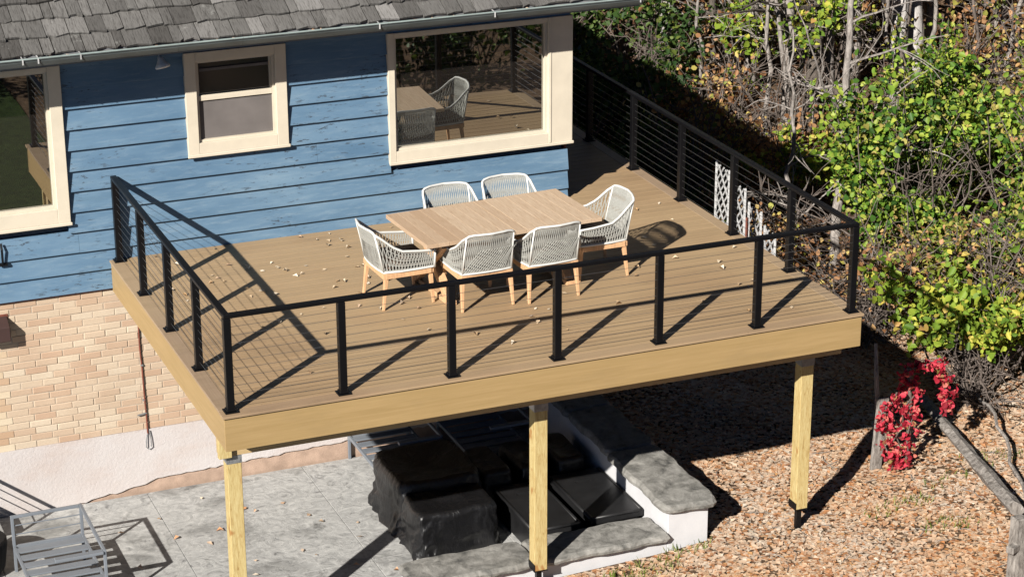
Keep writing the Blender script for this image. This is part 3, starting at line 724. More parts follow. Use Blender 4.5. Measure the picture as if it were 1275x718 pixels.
# ------------------------------------------------------------ chairs
def make_chair(lab):
    """faces +y (front), back at -y"""
    t = thing('dining_chair', (0, 0, 0), lab, 'chair', 'woven rope dining chairs round the table')
    wx, dy = .29, .27; zs = .40
    for x, y, fx, fy in ((-wx+.02, -dy+.03, -.02, -.05), (wx-.02, -dy+.03, .02, -.05), (-wx+.03, dy-.02, -.015, .03), (wx-.03, dy-.02, .015, .03)):
        MB().bar((x+fx, y+fy, 0), (x, y, zs), .026, .026, .048, .048).build('leg', 'teak_leg', t, bev=.003)
    ap = MB().bar((-wx, -dy, zs-.03), (wx, -dy, zs-.03), .03, .055).bar((-wx, dy, zs-.03), (wx, dy, zs-.03), .03, .055)
    ap.bar((-wx, -dy+.016, zs-.03), (-wx, dy-.016, zs-.03), .03, .0545).bar((wx, -dy+.016, zs-.03), (wx, dy-.016, zs-.03), .03, .0545)
    ap.build('apron', 'teak_leg', t, bev=.003)
    # shell path: from front-left round the back to front-right
    def P(t_, hfrac):        # t_ in 0..1 along path, hfrac 0 bottom..1 top
        # plan shape: sides straight, corners rounded
        L_ = [(-wx-.01, dy+.02), (-wx-.018, dy-.14), (-wx-.018, -.08), (-wx+.012, -dy-.002), (-wx+.14, -dy-.02), (0, -dy-.026), (wx-.14, -dy-.02), (wx-.012, -dy-.002), (wx+.018, -.08), (wx+.018, dy-.14), (wx+.01, dy+.02)]
        s_ = t_*(len(L_)-1); i = min(int(s_), len(L_)-2); f = s_-i
        x = L_[i][0]*(1-f)+L_[i+1][0]*f; y = L_[i][1]*(1-f)+L_[i+1][1]*f
        a = abs(t_-.5)*2     # 0 back .. 1 front
        top = np.interp(a, [0, .28, .37, .41, .46, .52, .60, .80, 1.0], [.868, .866, .855, .832, .765, .69, .638, .612, .60])
        bot = zs+.012
        z = bot+(top-bot)*hfrac
        lean = np.interp(a, [0, .4, .6], [.13, .10, .0])*(hfrac**1.1)*(top-bot)/.47
        flare = .02*hfrac*(1 if a > .4 else .4)
        nx_ = (-1 if x < 0 else 1)*flare*(abs(x)/wx)
        # gather the top of the back a little
        return Vector((x*(1-.11*hfrac*float(np.interp(a, [.3, .6], [1, 0]))) + nx_, y-lean, z))
    NT = 60
    tops = [P(i/NT, 1) for i in range(NT+1)]
    bots = [P(i/NT, 0) for i in range(NT+1)]
    fr = MB(); fr.tube(tops, .0135, 8); fr.tube(bots, .013, 8)
    fr.tube([P(0, 0), P(0, .5), P(0, 1)], .013, 8).tube([P(1, 0), P(1, .5), P(1, 1)], .013, 8)
    fr.tube([Vector((-wx-.02, dy+.02, zs+.012)), Vector((wx+.02, dy+.02, zs+.012))], .012, 8)
    for tt in (.30, .70): fr.tube([P(tt, 0), P(tt, .5), P(tt, 1)], .010, 8)
    fr.build('shell_frame', 'white_frame', t, smooth=True)
    rp = MB(); NS = 124
    for i in range(NS+1):
        a = (i+.5)/(NS+1)
        for sh, ins in ((.026*(1 if i % 2 else -1), .0), ):
            b = min(max(a+sh, 0.004), .996)
            pts = [P(a+(b-a)*q, q*.99) for q in (0, .35, .7, 1)]
            rp.tube(pts, .0050, 4, caps=False)
    # diagonal over-wraps and horizontal bands that make the pattern of the back
    for i in range(16):
        a = .30+i*.022; b = min(a+.13, .70)
        rp.tube([P(a+(b-a)*q, .05+.55*q)-Vector((0, .006, 0)) for q in (0, .5, 1)], .0042, 4, caps=False)
    for hf in (.04, .97):
        rp.tube([P(i/40, hf) for i in range(41)], .006, 4, caps=False)
    for hf in (.25, .5, .75):
        rp.tube([P(i/14*.27, hf) for i in range(15)], .004, 4, caps=False); rp.tube([P(1-i/14*.27, hf) for i in range(15)], .004, 4, caps=False)
    rp.build('rope_weave', 'rope', t)
    MB().box(-wx, wx, -dy+.01, dy+.01, zs+.004, zs+.02).build('seat_base', 'white_frame', t)
    MB().box(-wx+.012, wx-.012, -dy+.03, dy+.02, zs+.021, zs+.085).build('cushion', 'cushion', t, bev=.02, smooth=True, seg=3)
    return t
C0 = make_chair('white rope chair at the left end of the table')
spots = [(2.47, -2.385, -88, 'white rope chair at the left end of the table'),
         (3.21, -2.76, 2, 'white rope chair on the near side, left one, its woven back to the railing'),
         (3.945, -2.79, 3, 'white rope chair on the near side, right one, its woven back to the railing'),
         (4.70, -2.42, 90, 'white rope chair at the right end of the table, casting a long shadow'),
         (3.36, -1.84, 181, 'white rope chair behind the table, left one, in front of the blue wall'),
         (4.07, -1.80, 180, 'white rope chair behind the table, right one, nearest the big window')]
for i, (x, y, a, lab) in enumerate(spots):
    c = C0 if i == 0 else copy_tree(C0)
    c.location = (x, y, H+.001); c.rotation_euler.z = R(a); c['label'] = lab

# ------------------------------------------------------------ leaves on the ground
def leafV(n_, P, size, rs, up_bias=.8, fold=.25, aspect=.62, curl=1.0):
    """P (n,3) centres -> kite leaves folded on the midrib, 4 verts / 2 tris"""
    nrm = rs.normal(size=(n_, 3))*(1-up_bias)+np.array([0, 0, up_bias]); nrm /= np.linalg.norm(nrm, axis=1)[:, None]
    t_ = rs.normal(size=(n_, 3)); t_ -= nrm*(t_*nrm).sum(1)[:, None]; t_ /= np.linalg.norm(t_, axis=1)[:, None]; b_ = np.cross(nrm, t_)
    s_ = (np.asarray(size)*rs.uniform(.65, 1.3, n_))[:, None]; fo = rs.uniform(-.1*curl, fold*2, n_)[:, None]
    a = P-t_*s_*.5; c_ = P+t_*s_*.5+nrm*s_*rs.uniform(-.3, .3, n_)[:, None]*.5*curl
    b1 = P+b_*s_*aspect*.5-t_*s_*.08+nrm*s_*fo; b2 = P-b_*s_*aspect*.5-t_*s_*.08+nrm*s_*fo
    V = np.stack([a, b1, c_, b2], 1).reshape(-1, 3); i4 = np.arange(n_)*4
    F = np.concatenate([np.stack([i4, i4+1, i4+2], 1), np.stack([i4, i4+2, i4+3], 1)])
    return V, F
def roundV(n_, P, size, rs, up_bias=.42, fold=.18, aspect=.8):
    nrm = rs.normal(size=(n_, 3))*(1-up_bias)+np.array([-.12, -.12, up_bias]); nrm /= np.linalg.norm(nrm, axis=1)[:, None]
    t_ = rs.normal(size=(n_, 3)); t_ -= nrm*(t_*nrm).sum(1)[:, None]; t_ /= np.linalg.norm(t_, axis=1)[:, None]; b_ = np.cross(nrm, t_)
    s_ = (np.asarray(size)*rs.uniform(.45, 1.25, n_))[:, None]; w_ = s_*aspect*rs.uniform(.7, 1.1, n_)[:, None]; fo = (rs.uniform(-.05, fold*2, n_)[:, None])*s_
    a = P-t_*s_*.5; e = P+t_*s_*.5-nrm*s_*rs.uniform(0, .25, n_)[:, None]
    L = [a, P+b_*w_*.42-t_*s_*.26+nrm*fo*.8, P+b_*w_*.46+t_*s_*.12+nrm*fo, e, P-b_*w_*.46+t_*s_*.12+nrm*fo, P-b_*w_*.42-t_*s_*.26+nrm*fo*.8]
    V = np.stack(L, 1).reshape(-1, 3); i6 = np.arange(n_)*6
    F = np.concatenate([np.stack([i6, i6+1, i6+2, i6+3], 1), np.stack([i6, i6+3, i6+4, i6+5], 1)]); return V, F
rs = np.random.RandomState(3)
def litter(name, n_, xr, yr, size, mat, lab, mask=None, thick=.03):
    x = rs.uniform(*xr, n_); y = rs.uniform(*yr, n_); k = rs.rand(n_) < .55+.6*np.clip(np.sin(x*2.1+np.sin(y*1.7)*2)*np.sin(y*2.6+np.cos(x*1.3)*2)+.5, 0, 1); x, y = x[k], y[k]
    if mask is not None: k = mask(x, y); x, y = x[k], y[k]
    P = np.stack([x, y, hz(x, y)+rs.uniform(.004, thick*.8, len(x))], 1)
    V, F = leafV(len(x), P, size, rs, .92, .09, .66, .8)
    o = bpy.data.objects.new(name, npmesh(name, V, F, mat)); col.objects.link(o); tag(o, lab, 'fallen leaves', kind='stuff'); return o
outside = lambda x, y: ((x > 5.5) | (y < -3.95)) & ~((x < 2.4) & (y > -8.2))
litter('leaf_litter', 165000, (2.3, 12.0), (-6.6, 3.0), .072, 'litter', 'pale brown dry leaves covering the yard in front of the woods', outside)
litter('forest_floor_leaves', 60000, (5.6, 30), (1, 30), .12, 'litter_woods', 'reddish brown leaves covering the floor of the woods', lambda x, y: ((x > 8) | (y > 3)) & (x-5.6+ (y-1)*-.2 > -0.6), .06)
tw_ = MB(); r3 = random.Random(9)
for i in range(260):
    x, y = r3.uniform(5.6, 11.5), r3.uniform(-6.3, 1.5); a = r3.uniform(0, 6.28); L = r3.uniform(.08, .35); z_ = float(hz(x, y))+.03
    tw_.tube([(x, y, z_), (x+.5*L*math.cos(a), y+.5*L*math.sin(a), z_+r3.uniform(0, .02)), (x+L*math.cos(a+.3), y+L*math.sin(a+.3), z_)], [.005, .004, .002], 3, caps=False)
tag(tw_.build('fallen_twigs', 'grey_wood'), 'small grey twigs lying among the leaves of the yard', 'twigs', kind='stuff')
# loose leaves on patio and deck
n_ = 26; P = np.stack([rs.uniform(-.5, 2.2, n_), rs.uniform(-3.2, -.3, n_), np.full(n_, .02)], 1); V, F = leafV(n_, P, .07, rs, .85)
o = bpy.data.objects.new('patio_leaves', npmesh('patio_leaves', V, F, 'litter')); col.objects.link(o); tag(o, 'few orange dry leaves blown on the grey patio', 'fallen leaves', kind='stuff')
n1, n2 = 70, 60
P = np.concatenate([np.stack([rs.uniform(.25, 2.6, n1), np.clip(rs.normal(-1.6, 1.1, n1), -4, -.15), np.full(n1, H+.012)], 1),
                    np.stack([rs.uniform(2.2, 6.5, n2), rs.uniform(-4.3, -.2, n2), np.full(n2, H+.012)], 1)])
V, F = leafV(len(P), P, .064, rs, .88); o = bpy.data.objects.new('deck_leaves', npmesh('deck_leaves', V, F, 'deck_leaf')); col.objects.link(o)
tag(o, 'small pale dry leaves scattered over the deck boards', 'fallen leaves', kind='stuff')
# grass tufts
gr = MB()
for (cx, cy, n_, rad) in ((4.55, -4.22, 110, .28), (3.9, -4.35, 90, .3), (5.1, -4.0, 60, .2), (8.0, -3.9, 60, .22), (8.05, -4.6, 70, .25), (8.7, -3.6, 40, .2), (7.5, -4.1, 30, .15), (5.7, -5.4, 30, .3), (9.4, -3.4, 60, .3)):
    for i in range(n_):
        a = rnd.uniform(0, 6.28); r = rad*math.sqrt(rnd.random()); x = cx+1.6*r*math.cos(a); y = cy+.7*r*math.sin(a); z_ = float(hz(x, y)); h_ = rnd.uniform(.05, .12); b = rnd.uniform(0, 6.28)
        dx, dy_ = math.cos(b)*.008, math.sin(b)*.008; lx, ly = rnd.uniform(-.05, .05), rnd.uniform(-.05, .05)
        gr.add([(x-dx, y-dy_, z_), (x+dx, y+dy_, z_), (x+lx, y+ly, z_+h_)], [(0, 1, 2)])
o = gr.build('grass_tufts', 'grass_blade'); tag(o, 'sparse green grass tufts among the leaves by the low wall', 'grass', kind='stuff')

# ------------------------------------------------------------ woods
def branch_path(p, d, L_, n_, wob, grav, r2):
    pts = [Vector(p)]; d = Vector(d).normalized()
    for i in range(n_):
        d = (d+Vector((r2.gauss(0, wob), r2.gauss(0, wob), r2.gauss(0, wob)+grav))).normalized(); pts.append(pts[-1]+d*(L_/n_))
    return pts
def keep(p, thr, sc_=.95): return mno.noise(Vector(p)*sc_+Vector((3.1, 7.7, 1.3))) > thr
def foliage(name, centers, radii, per, size, mat, parent, seed, droop=.0):
    """leafy sprays round given centres"""
    rs_ = np.random.RandomState(seed); PP = []
    for c_, rr in zip(centers, radii):
        k = rs_.poisson(per)
        if k == 0: continue
        q = rs_.normal(size=(k, 3))*np.array([rr, rr, rr*.62])*.55; q[:, 2] -= droop*rs_.rand(k); PP.append(np.array(c_)+q)
    P = np.concatenate(PP); V, F = roundV(len(P), P, size, rs_)
    V = V-np.array(wl(parent)); o = bpy.data.objects.new(name, npmesh(name, V, F, mat)); col.objects.link(o); o.parent = parent; return o
def tree(x, y, h_, r0, lab, bk='bark_grey', leaf=None, nleaf=40, lean=(0, 0), seed=1, size=.10, lowest=.25, name='forest_tree', cat='tree', group=None, per=16, nbr=14, rr=.28, sub=3, brl=.30):
    r2 = random.Random(seed); z0 = float(hz(x, y))-.1; t = thing(name, (x, y, z0), lab, cat, group)
    n_ = 12; pts = []; px, py = x, y
    for i in range(n_+1):
        f = i/n_; pts.append(Vector((x+lean[0]*f*h_+r2.gauss(0, .03)*min(1, i), y+lean[1]*f*h_+r2.gauss(0, .03)*min(1, i), z0+f*h_)))
    rad = [r0*(1-.75*i/n_)*(1.25 if i == 0 else 1) for i in range(n_+1)]
    MB().tube(pts, rad, 8).build('trunk', bk, t, smooth=True)
    br = MB(); cents = []
    for b in range(nbr):
        f = r2.uniform(lowest, .98); i = min(int(f*n_), n_-1); p = pts[i].lerp(pts[i+1], f*n_-i); a = r2.uniform(0, 6.28)
        L_ = h_*brl*(1.1-f)*r2.uniform(.6, 1.3)+.3; d = (math.cos(a), math.sin(a), r2.uniform(.1, .9))
        bp = branch_path(p, d, L_, 6, .16, .02, r2); rb = max(.012, rad[i]*.42); br.tube(bp, [rb*(1-.8*k/6) for k in range(7)], 5)
        cents += bp[3:]
        for s_ in range(sub):
            k = r2.randint(1, 5); d2 = (bp[k+1]-bp[k]).normalized()+Vector((r2.gauss(0, .6), r2.gauss(0, .6), r2.gauss(0, .5)))
            sp = branch_path(bp[k], d2, L_*r2.uniform(.3, .6), 4, .2, -.02, r2); br.tube(sp, [.009, .008, .006, .005, .003], 4, caps=False); cents += sp[2:]
    br.build('branches', bk if bk != 'bark_pale' else 'bark_grey', t)
    if leaf:
        cc = [c_ for c_ in cents]; r2.shuffle(cc); cc = cc[:nleaf]
        foliage('foliage', cc, [rr]*len(cc), per, size, leaf, t, seed+100, .1)
    return t
def shrub(x, y, h_, w_, lab, leaf, nstem=12, per=14, seed=1, size=.085, cat='shrub', name='shrub', group=None, lean=(0, 0), stems='twig', bare=0., tw=5, rr=.22, lobes=None, lowcut=.25):
    r2 = random.Random(seed); z0 = float(hz(x, y))-.05; t = thing(name, (x, y, z0), lab, cat, group); br = MB(); cents = []
    for s_ in range(nstem):
        a = r2.uniform(0, 6.28); sp = r2.uniform(0, 1)
        d = (math.cos(a)*sp*w_/h_+lean[0], math.sin(a)*sp*w_/h_+lean[1], 1)
        L_ = h_*r2.uniform(.65, 1.15); bp = branch_path((x+r2.gauss(0, w_*.12), y+r2.gauss(0, w_*.12), z0), d, L_, 9, .12, -.015, r2)
        r0 = r2.uniform(.010, .022); br.tube(bp, [r0*(1-.07*k) for k in range(10)], 5, caps=False); cents += [p for p in bp[3:] if p.z > z0+h_*lowcut]
        for q in range(tw):
            k = r2.randint(2, 8); d2 = Vector((r2.gauss(0, 1), r2.gauss(0, 1), r2.gauss(.1, .6)))
            sp_ = branch_path(bp[k], d2, r2.uniform(.3, .9)*min(1, h_/2), 4, .3, -.03, r2); br.tube(sp_, [.007, .006, .005, .004, .003], 3, caps=False); cents += [p for p in sp_[2:] if p.z > z0+h_*lowcut]
    br.build('stems', stems, t)
    if leaf:
        cents = [c_ for c_ in cents if r2.random() > bare*.5 and keep(c_, (.03 if leaf == 'leaf_green' else -.06)+bare*.4)]
        foliage('foliage', cents, [rr]*len(cents), per, size, leaf, t, seed+50, .05)
    return t
# named trees: base point, height, radius, label
T = [
 (11.77, 10.13, 8, .15, 'sunlit mottled grey tree trunk nearest the end of the gutter', 'bark_pale', 'leaf_dark', 20),
 (12.0, 8.9, 8, .07, 'dark slender trunk right of the mottled one, in the house shadow', 'bark_dark', 'leaf_lime', 26),
 (12.9, 9.2, 8, .13, 'grey trunk with lime leaves above the railing shadow edge', 'bark_grey', 'leaf_lime', 30),
 (12.5, 7.2, 9, .10, 'straight grey trunk left of the group of stems', 'bark_grey', 'leaf_lime', 22),
 (12.95, 7.3, 9, .13, 'thick dark grey trunk directly right of the straight one', 'bark_dark', None, 0),
 (13.52, 7.56, 8, .08, 'thin grey trunk behind the lime sapling', 'bark_grey', None, 0),
 (14.25, 8.09, 9, .09, 'thin pale trunk left of the two birches', 'bark_grey', 'leaf_green', 12),
 (14.62, 7.3, 10, .16, 'left one of the two white birches rising out of the green bush', 'bark_pale', None, 0),
 (15.04, 7.5, 10, .15, 'right one of the two white birches rising out of the green bush', 'bark_pale', None, 0),
 (10.55, 3.4, 3.6, .05, 'thin grey sapling behind the right railing, left of the green bush', 'bark_grey', None, 0),
 (10.9, 2.85, 6, .085, 'grey trunk at the left border of the green bush', 'bark_grey', None, 0)]
for i, (x, y, h_, r0, lab, bk, lf_, nl) in enumerate(T):
    tree(x, y, h_, r0, lab, bk, lf_, int(nl*.9), seed=11+i, lean=(rnd.uniform(-.04, .05), rnd.uniform(-.03, .03)), nbr=13, size=.11, rr=.25, lowest=.18)
# further trunks in the wood, one by one
B = [(13.6, 12.2), (15.2, 11.0), (16.6, 10.0), (17.8, 9.0), (14.6, 13.5), (17.0, 12.5), (19.0, 10.5), (20.5, 8.5), (12.6, 14.5), (16.0, 14.5), (18.6, 7.2), (19.2, 13), (21.5, 11), (16.9, 7.9), (13.2, 10.8), (15.9, 8.6), (22.5, 14), (18, 16), (14.2, 16.5)]
words = ['slim trunk with added shade crown far back in the woods', 'crooked grey trunk with added shade crown far back in the woods', 'dark trunk with added shade crown far back in the woods']
for i, (x, y) in enumerate(B):
    tree(x, y, rnd.uniform(7, 9), rnd.uniform(.06, .15), words[i % 3], ['bark_grey', 'bark_grey', 'bark_dark'][i % 3], ['leaf_orange', 'leaf_orange', 'leaf_lime'][i % 3], 70, seed=60+i, lean=(rnd.uniform(-.08, .08), rnd.uniform(-.05, .05)), nbr=18, group=words[i % 3]+', one of several', rr=.42, size=.13, lowest=.10, per=13, brl=.34)  # leaves added to the crowns above view to shade the forest floor
pw_ = 'thin pole of a young tree in the crowded woods'
k_ = 0
while k_ < 46:
    x, y = rnd.uniform(10.8, 20), rnd.uniform(5.5, 15.5)
    if x+y < 18.5: continue
    tree(x, y, rnd.uniform(3.5, 6.5), rnd.uniform(.025, .055), pw_, rnd.choice(['bark_grey', 'bark_grey', 'bark_dark', 'twig']), rnd.choice([None, None, 'leaf_lime', 'leaf_orange', 'leaf_olive']), 10, seed=500+k_, lean=(rnd.uniform(-.15, .15), rnd.uniform(-.12, .12)), nbr=9, group='thin poles of young trees in the woods', rr=.22, size=.10, lowest=.15, per=9, brl=.22, sub=3); k_ += 1
for i, (x, y, h_, w_) in enumerate([(9.6, 5.6, 1.7, 1.1), (10.6, 8.6, 2.3, 1.2), (9.2, 8.0, 2.0, 1.2), (10.0, 11.0, 2.0, 1.2), (10.2, 13.2, 2.2, 1.2), (8.6, 11.2, 2.4, 1.3), (9.0, 3.6, 1.2, .8)]):
    shrub(x, y, h_, w_, 'dark green shrub added to deepen the shade of the house', 'leaf_dark', 18, 12, 640+i, .12, rr=.28, tw=7, lowcut=.05, group='dark shrubs added to deepen the shade of the house', name='shrub')  # dark-leaved shrubs put in to deepen the house shade
# the big green bush and its neighbours
shrub(11.3, 1.7, 2.9, 1.7, 'large bright green bush overgrown with vines right of the railing corner', 'leaf_green', 34, 15, 201, .102, rr=.24, tw=7, lowcut=.30, cat='bush', name='bush')
shrub(12.9, 3.5, 3.2, 1.7, 'tall dark green bush at the foot of the birches', 'leaf_green', 30, 15, 202, .102, rr=.25, tw=7, cat='bush', name='bush')
shrub(12.6, .4, 3.1, 1.5, 'green bush with many yellowing leaves near the right edge', 'leaf_green', 26, 12, 203, .10, rr=.24, tw=7, bare=.1, cat='bush', name='bush')
shrub(15.2, 3.6, 3.6, 2.0, 'thin olive bush with pale bare twigs in the upper right corner', 'leaf_olive', 26, 9, 204, .10, bare=.3, tw=9, cat='bush', name='bush')
shrub(13.2, -.6, 3.2, 1.5, 'twiggy bush with orange dead leaves by the right edge', 'leaf_olive', 24, 8, 205, .09, bare=.35, tw=9, cat='bush', name='bush')
shrub(15.2, 1.6, 3.9, 1.6, 'mixed orange and green bush at the right edge, behind the yellowing one', 'leaf_orange', 20, 8, 206, .10, bare=.3, tw=9, cat='bush', name='bush')
shrub(10.6, -1.3, 1.75, 1.2, 'low lime green bush hanging above the red vine', 'leaf_lime', 22, 14, 207, .115, rr=.17, tw=6, lowcut=.5, cat='bush', name='bush')
shrub(11.8, -1.6, 1.9, 1.2, 'low yellow green bush at the right edge, above the fallen rail', 'leaf_lime', 18, 9, 208, .115, rr=.18, tw=7, lowcut=.45, bare=.2, cat='bush', name='bush')
# bare tangles
shrub(10.1, .5, 1.6, 1.2, 'dense tangle of bare grey twigs beside the right deck corner', 'leaf_orange', 40, 2, 210, .08, tw=12, bare=.5, cat='brush')
shrub(10.0, 3.0, 1.5, 1.0, 'bare brown brush behind the right railing', 'leaf_orange', 28, 3, 211, .08, tw=10, bare=.4, cat='brush')
shrub(11.1, -.4, 1.9, 1.3, 'grey brush with a few olive leaves below the green bush', 'leaf_olive', 34, 4, 212, .08, tw=12, bare=.4, cat='brush')
shrub(12.0, -2.4, 1.3, 1.3, 'spreading bare twigs over the leaf covered slope at the right edge', 'leaf_orange', 24, 2, 213, .07, tw=10, bare=.6, cat='brush')
shrub(10.2, -1.9, .9, .9, 'low grey twigs behind the fallen rail', None, 22, 0, 214, tw=10, cat='brush')
shrub(9.2, -5.6, .45, .5, 'dry uprooted twigs at the lower right by the fence post', 'leaf_orange', 16, 2, 215, .06, tw=8, bare=.5, cat='brush')
# saplings with lime sprays
for i, (x, y, h_, lab, lf_) in enumerate([
 (12.3, 6.6, 2.9, 'sapling with lime leaves in front of the grey trunks', 'leaf_lime'), (11.2, 4.6, 2.0, 'small lime sapling just beyond the right railing', 'leaf_lime'),
 (12.3, 8.5, 3.4, 'lime sapling at the upper edge of the house shadow', 'leaf_lime'), (13.4, 9.4, 3.2, 'yellow green sapling left of the straight grey trunk', 'leaf_lime'),
 (11.6, 11.6, 3.6, 'dark green sapling beside the end of the gutter', 'leaf_green'), (13.2, 5.6, 3.0, 'lime sapling between the trunks and the green bush', 'leaf_lime')]):
    shrub(x, y, h_, .75, lab, lf_, 8, 16, 230+i, .115, rr=.2, tw=4, bare=.35, cat='sapling', name='sapling', lowcut=.4)
# undergrowth deeper in the wood
U = [(9.2, 4.4), (10.2, 5.8), (11.2, 6.5), (12.0, 5.6), (13.0, 10.4), (14.3, 10.0), (15.4, 9.4), (16.2, 7.4), (14.0, 12.0), (16.2, 12), (17.5, 8), (18.5, 10), (20, 7), (11.3, 9.6), (12.4, 11.6), (15, 6.0), (16.7, 5.4), (18.2, 5.2), (17, 3.2), (10.6, 7.6), (19.8, 12), (14.2, 8.9), (21.5, 9), (13.4, 13.6)]
gname = 'brown undergrowth shrubs on the floor of the woods'
for i, (x, y) in enumerate(U):
    shrub(x, y, rnd.uniform(1.1, 2.4), rnd.uniform(.7, 1.2), 'brown undergrowth shrub with sparse autumn leaves in the woods', ['leaf_orange', 'leaf_olive', 'leaf_orange', 'leaf_orange'][i % 4], 16, 3.2, 250+i, .10, tw=11, bare=.45, cat='shrub', group=gname, rr=.25, lowcut=.1)
# dark shade thicket behind everything, closes the view at the top
shr = 'tall thicket closing the back of the woods'
for i, (x, y) in enumerate([(16, 18), (19, 16.5), (21.5, 15), (23.5, 13), (25, 10.5), (14, 20), (24, 8), (12, 19), (22, 18.5), (21.5, 5.8)]):
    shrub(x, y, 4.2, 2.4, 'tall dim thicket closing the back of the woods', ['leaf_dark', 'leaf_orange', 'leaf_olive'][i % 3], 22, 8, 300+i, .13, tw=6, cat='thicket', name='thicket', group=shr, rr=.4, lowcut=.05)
# trees in front of and right of the house that the windows mirror
for i, (x, y, h_) in enumerate([(8.5, -12.5, 3.8), (11, -11, 4.2), (13.5, -9.5, 4.2), (6, -14.5, 3.6), (15, -7, 4), (3.0, -17.0, 2.6), (-.5, -19, 2.2), (10, -15, 4.5), (13, -13.5, 5), (-4, -20, 2.2)]):
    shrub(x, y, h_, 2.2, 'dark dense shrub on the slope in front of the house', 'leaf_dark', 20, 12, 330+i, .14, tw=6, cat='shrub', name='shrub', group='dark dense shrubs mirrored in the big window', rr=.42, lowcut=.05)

# white lattice
la = thing('lattice_fence', (8.6, 1.5, .1), 'white diagonal lattice fence standing beyond the right railing', 'fence')
gz_ = .2; zt_ = 1.72
yA, yB = 4.05, 2.0
def lat_panel(y0, y1, ztop):
    a = (8.6+(y0-1.5)*.1, y0); b = (8.6+(y1-1.5)*.1, y1); Lp = math.dist(a, b); hh = ztop-gz_
    def Q(u, v): return (a[0]+(b[0]-a[0])*u/Lp, a[1]+(b[1]-a[1])*u/Lp, gz_+v)
    for dirn in (1, -1):
        c_ = -hh
        while c_ < Lp+hh:
            # line u = c_ + dirn*v
            pts = []
            u0, v0 = c_, 0.0
            lo_v, hi_v = 0.0, hh
            if dirn == 1: lo = max(0, -c_); hi = min(hh, Lp-c_)
            else: lo = max(0, c_-Lp); hi = min(hh, c_)
            if hi-lo > .05:
                p = Vector(Q(c_+dirn*lo, lo)); q = Vector(Q(c_+dirn*hi, hi)); off = Vector((.009*dirn, 0, 0))
                MB().bar(p+off, q+off, .026, .010, up=(1, 0, 0)).build('lattice_slat', 'lattice_grey', la)
            c_ += .125 if dirn == 1 else .25
    for u in (0, Lp): MB().bar(Q(u, -.05), Q(u, hh+.03), .022, .022).build('fence_stake', 'white_plastic', la)
for y0, y1, ztop in ((2.32, 1.86, 2.28), (1.74, 1.30, 2.2), (1.16, .75, 2.06), (.62, .28, 1.92)): lat_panel(y0, y1, ztop)
tag(MB().tube([(8.45, .95, .1), (8.44, .97, 1.95)], .02, 6).build('garden_stake', 'red_brown_wall'), 'thin reddish stake in front of the white lattice', 'stake')

# old fence remains
fp = thing('fence_post', (7.95, -6.05, .1), 'weathered grey fence post in the bottom right corner', 'fence post')
MB().bar((7.95, -6.05, .0), (7.97, -6.02, .93), .15, .14).build('post', 'grey_wood', fp, bev=.012)
MB().bar((8.12, -6.0, .0), (8.12, -6.0, .80), .10, .12).build('split_post', 'grey_wood', fp, bev=.01)
MB().bar((7.8, -6.12, .62), (8.35, -5.85, .60), .09, .08).build('rail_stub', 'grey_wood', fp, bev=.01)
r2 = random.Random(5)
fr_ = MB(); a, b = Vector((9.45, -1.85, .34)), Vector((8.62, -5.05, .46)); dr_ = (b-a).normalized(); sx_ = dr_.cross(Vector((0, 0, 1))).normalized(); sz_ = sx_.cross(dr_)
for i in range(19):
    p = a.lerp(b, i/18)
    for k in range(6):
        an = k*math.pi/3+.3; rr_ = (.078+.022*i/18)*(1+r2.uniform(-.13, .13))*(1.25 if k % 3 == 0 else .85); fr_.v.append(tuple(p+sx_*math.cos(an)*rr_+sz_*math.sin(an)*rr_))
for i in range(18):
    for k in range(6): fr_.f.append((i*6+k, i*6+(k+1) % 6, (i+1)*6+(k+1) % 6, (i+1)*6+k))
fr_.f += [tuple(reversed(range(6))), tuple(18*6+k for k in range(6))]
tag(fr_.build('fallen_rail', 'grey_wood'), 'long weathered grey-brown fence rail fallen across the leaves', 'rail')
pts = []; a, b = Vector((10.2, -1.9, .40)), Vector((8.95, -4.95, .34))
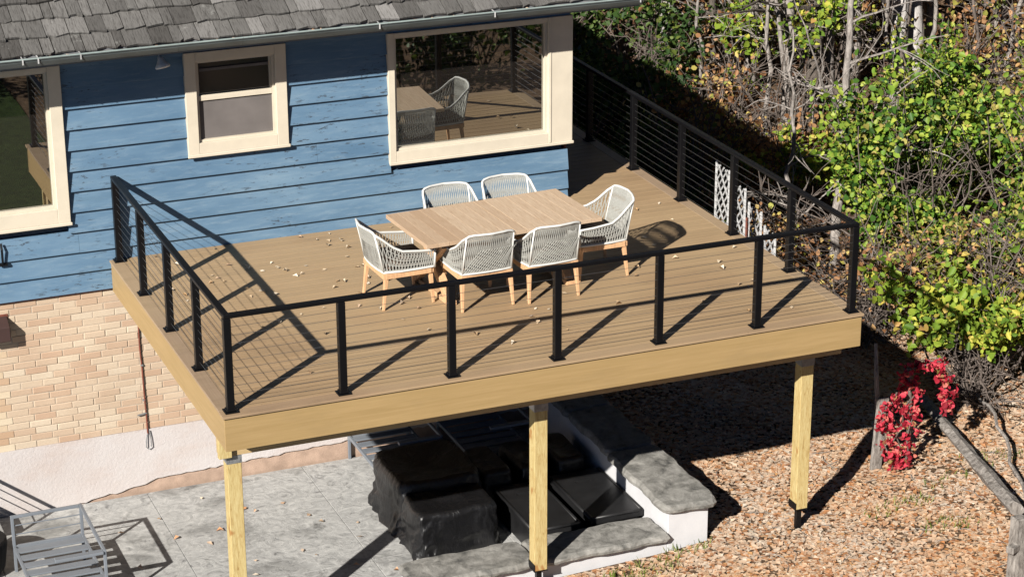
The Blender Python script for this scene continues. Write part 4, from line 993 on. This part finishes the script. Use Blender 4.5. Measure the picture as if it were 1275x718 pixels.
for i in range(12): p = a.lerp(b, i/11); pts.append(p+Vector((r2.gauss(0, .03), 0, r2.gauss(0, .03))))
tag(MB().tube(pts, [.022]*12, 6).build('fallen_branch', 'bark_grey'), 'thin pale branch lying right of the fallen rail', 'branch')
o = MB().bar((8.07, -3.02, .05), (8.15, -2.99, 1.04), .14, .045).build('fence_board', 'grey_wood', None, bev=.006)
tag(o, 'short grey board standing tilted beside the red vine', 'board')
tag(MB().tube([(8.62, -2.2, .1), (8.60, -2.1, .9), (8.66, -1.95, 1.25)], [.035, .03, .02], 6).build('broken_stick', 'bark_grey'), 'broken grey stick upright behind the tilted board', 'stick')
# red vine
rv = thing('red_vine', (8.4, -3.0, .2), 'scarlet creeper hanging over the old fence beside the deck', 'vine'); cents = []
vm = MB()
def vine(a, b, n_, sag):
    a, b = Vector(a), Vector(b); pts = [a.lerp(b, i/n_)+Vector((r2.gauss(0, .03), r2.gauss(0, .03), -sag*math.sin(math.pi*i/n_))) for i in range(n_+1)]
    vm.tube(pts, .008, 4); cents.extend(pts)
vine((8.30, -3.02, .15), (8.44, -3.0, 1.38), 9, -.05); vine((8.44, -3.0, 1.38), (8.84, -3.0, 1.43), 6, .0); vine((8.46, -3.02, 1.3), (8.40, -3.1, .30), 9, .0)
vine((8.3, -3.02, 1.15), (8.06, -3.08, .78), 6, 0); vine((8.2, -3.0, .95), (8.14, -3.08, .42), 6, 0); vine((8.55, -3.0, 1.2), (8.52, -3.06, .65), 6, 0)
vine((8.95, -3.0, 1.2), (8.97, -3.05, .80), 6, 0); vine((8.84, -3.0, 1.43), (8.95, -3.0, 1.2), 3, 0); vine((8.25, -3.0, .7), (8.28, -3.1, .25), 5, 0)
vm.tube([(8.46, -3.05, .1), (8.47, -3.04, .8), (8.44, -3.0, 1.40)], .03, 6)
vm.build('stems', 'twig', rv); foliage('foliage', cents, [.07]*len(cents), 12, .075, 'leaf_red', rv, 400, .04); rv.location += Vector((-.06, -.13, .03))
print('tris', sum(len(o.data.polygons) for o in bpy.data.objects if o.type == 'MESH'), 'objs', len(bpy.data.objects))
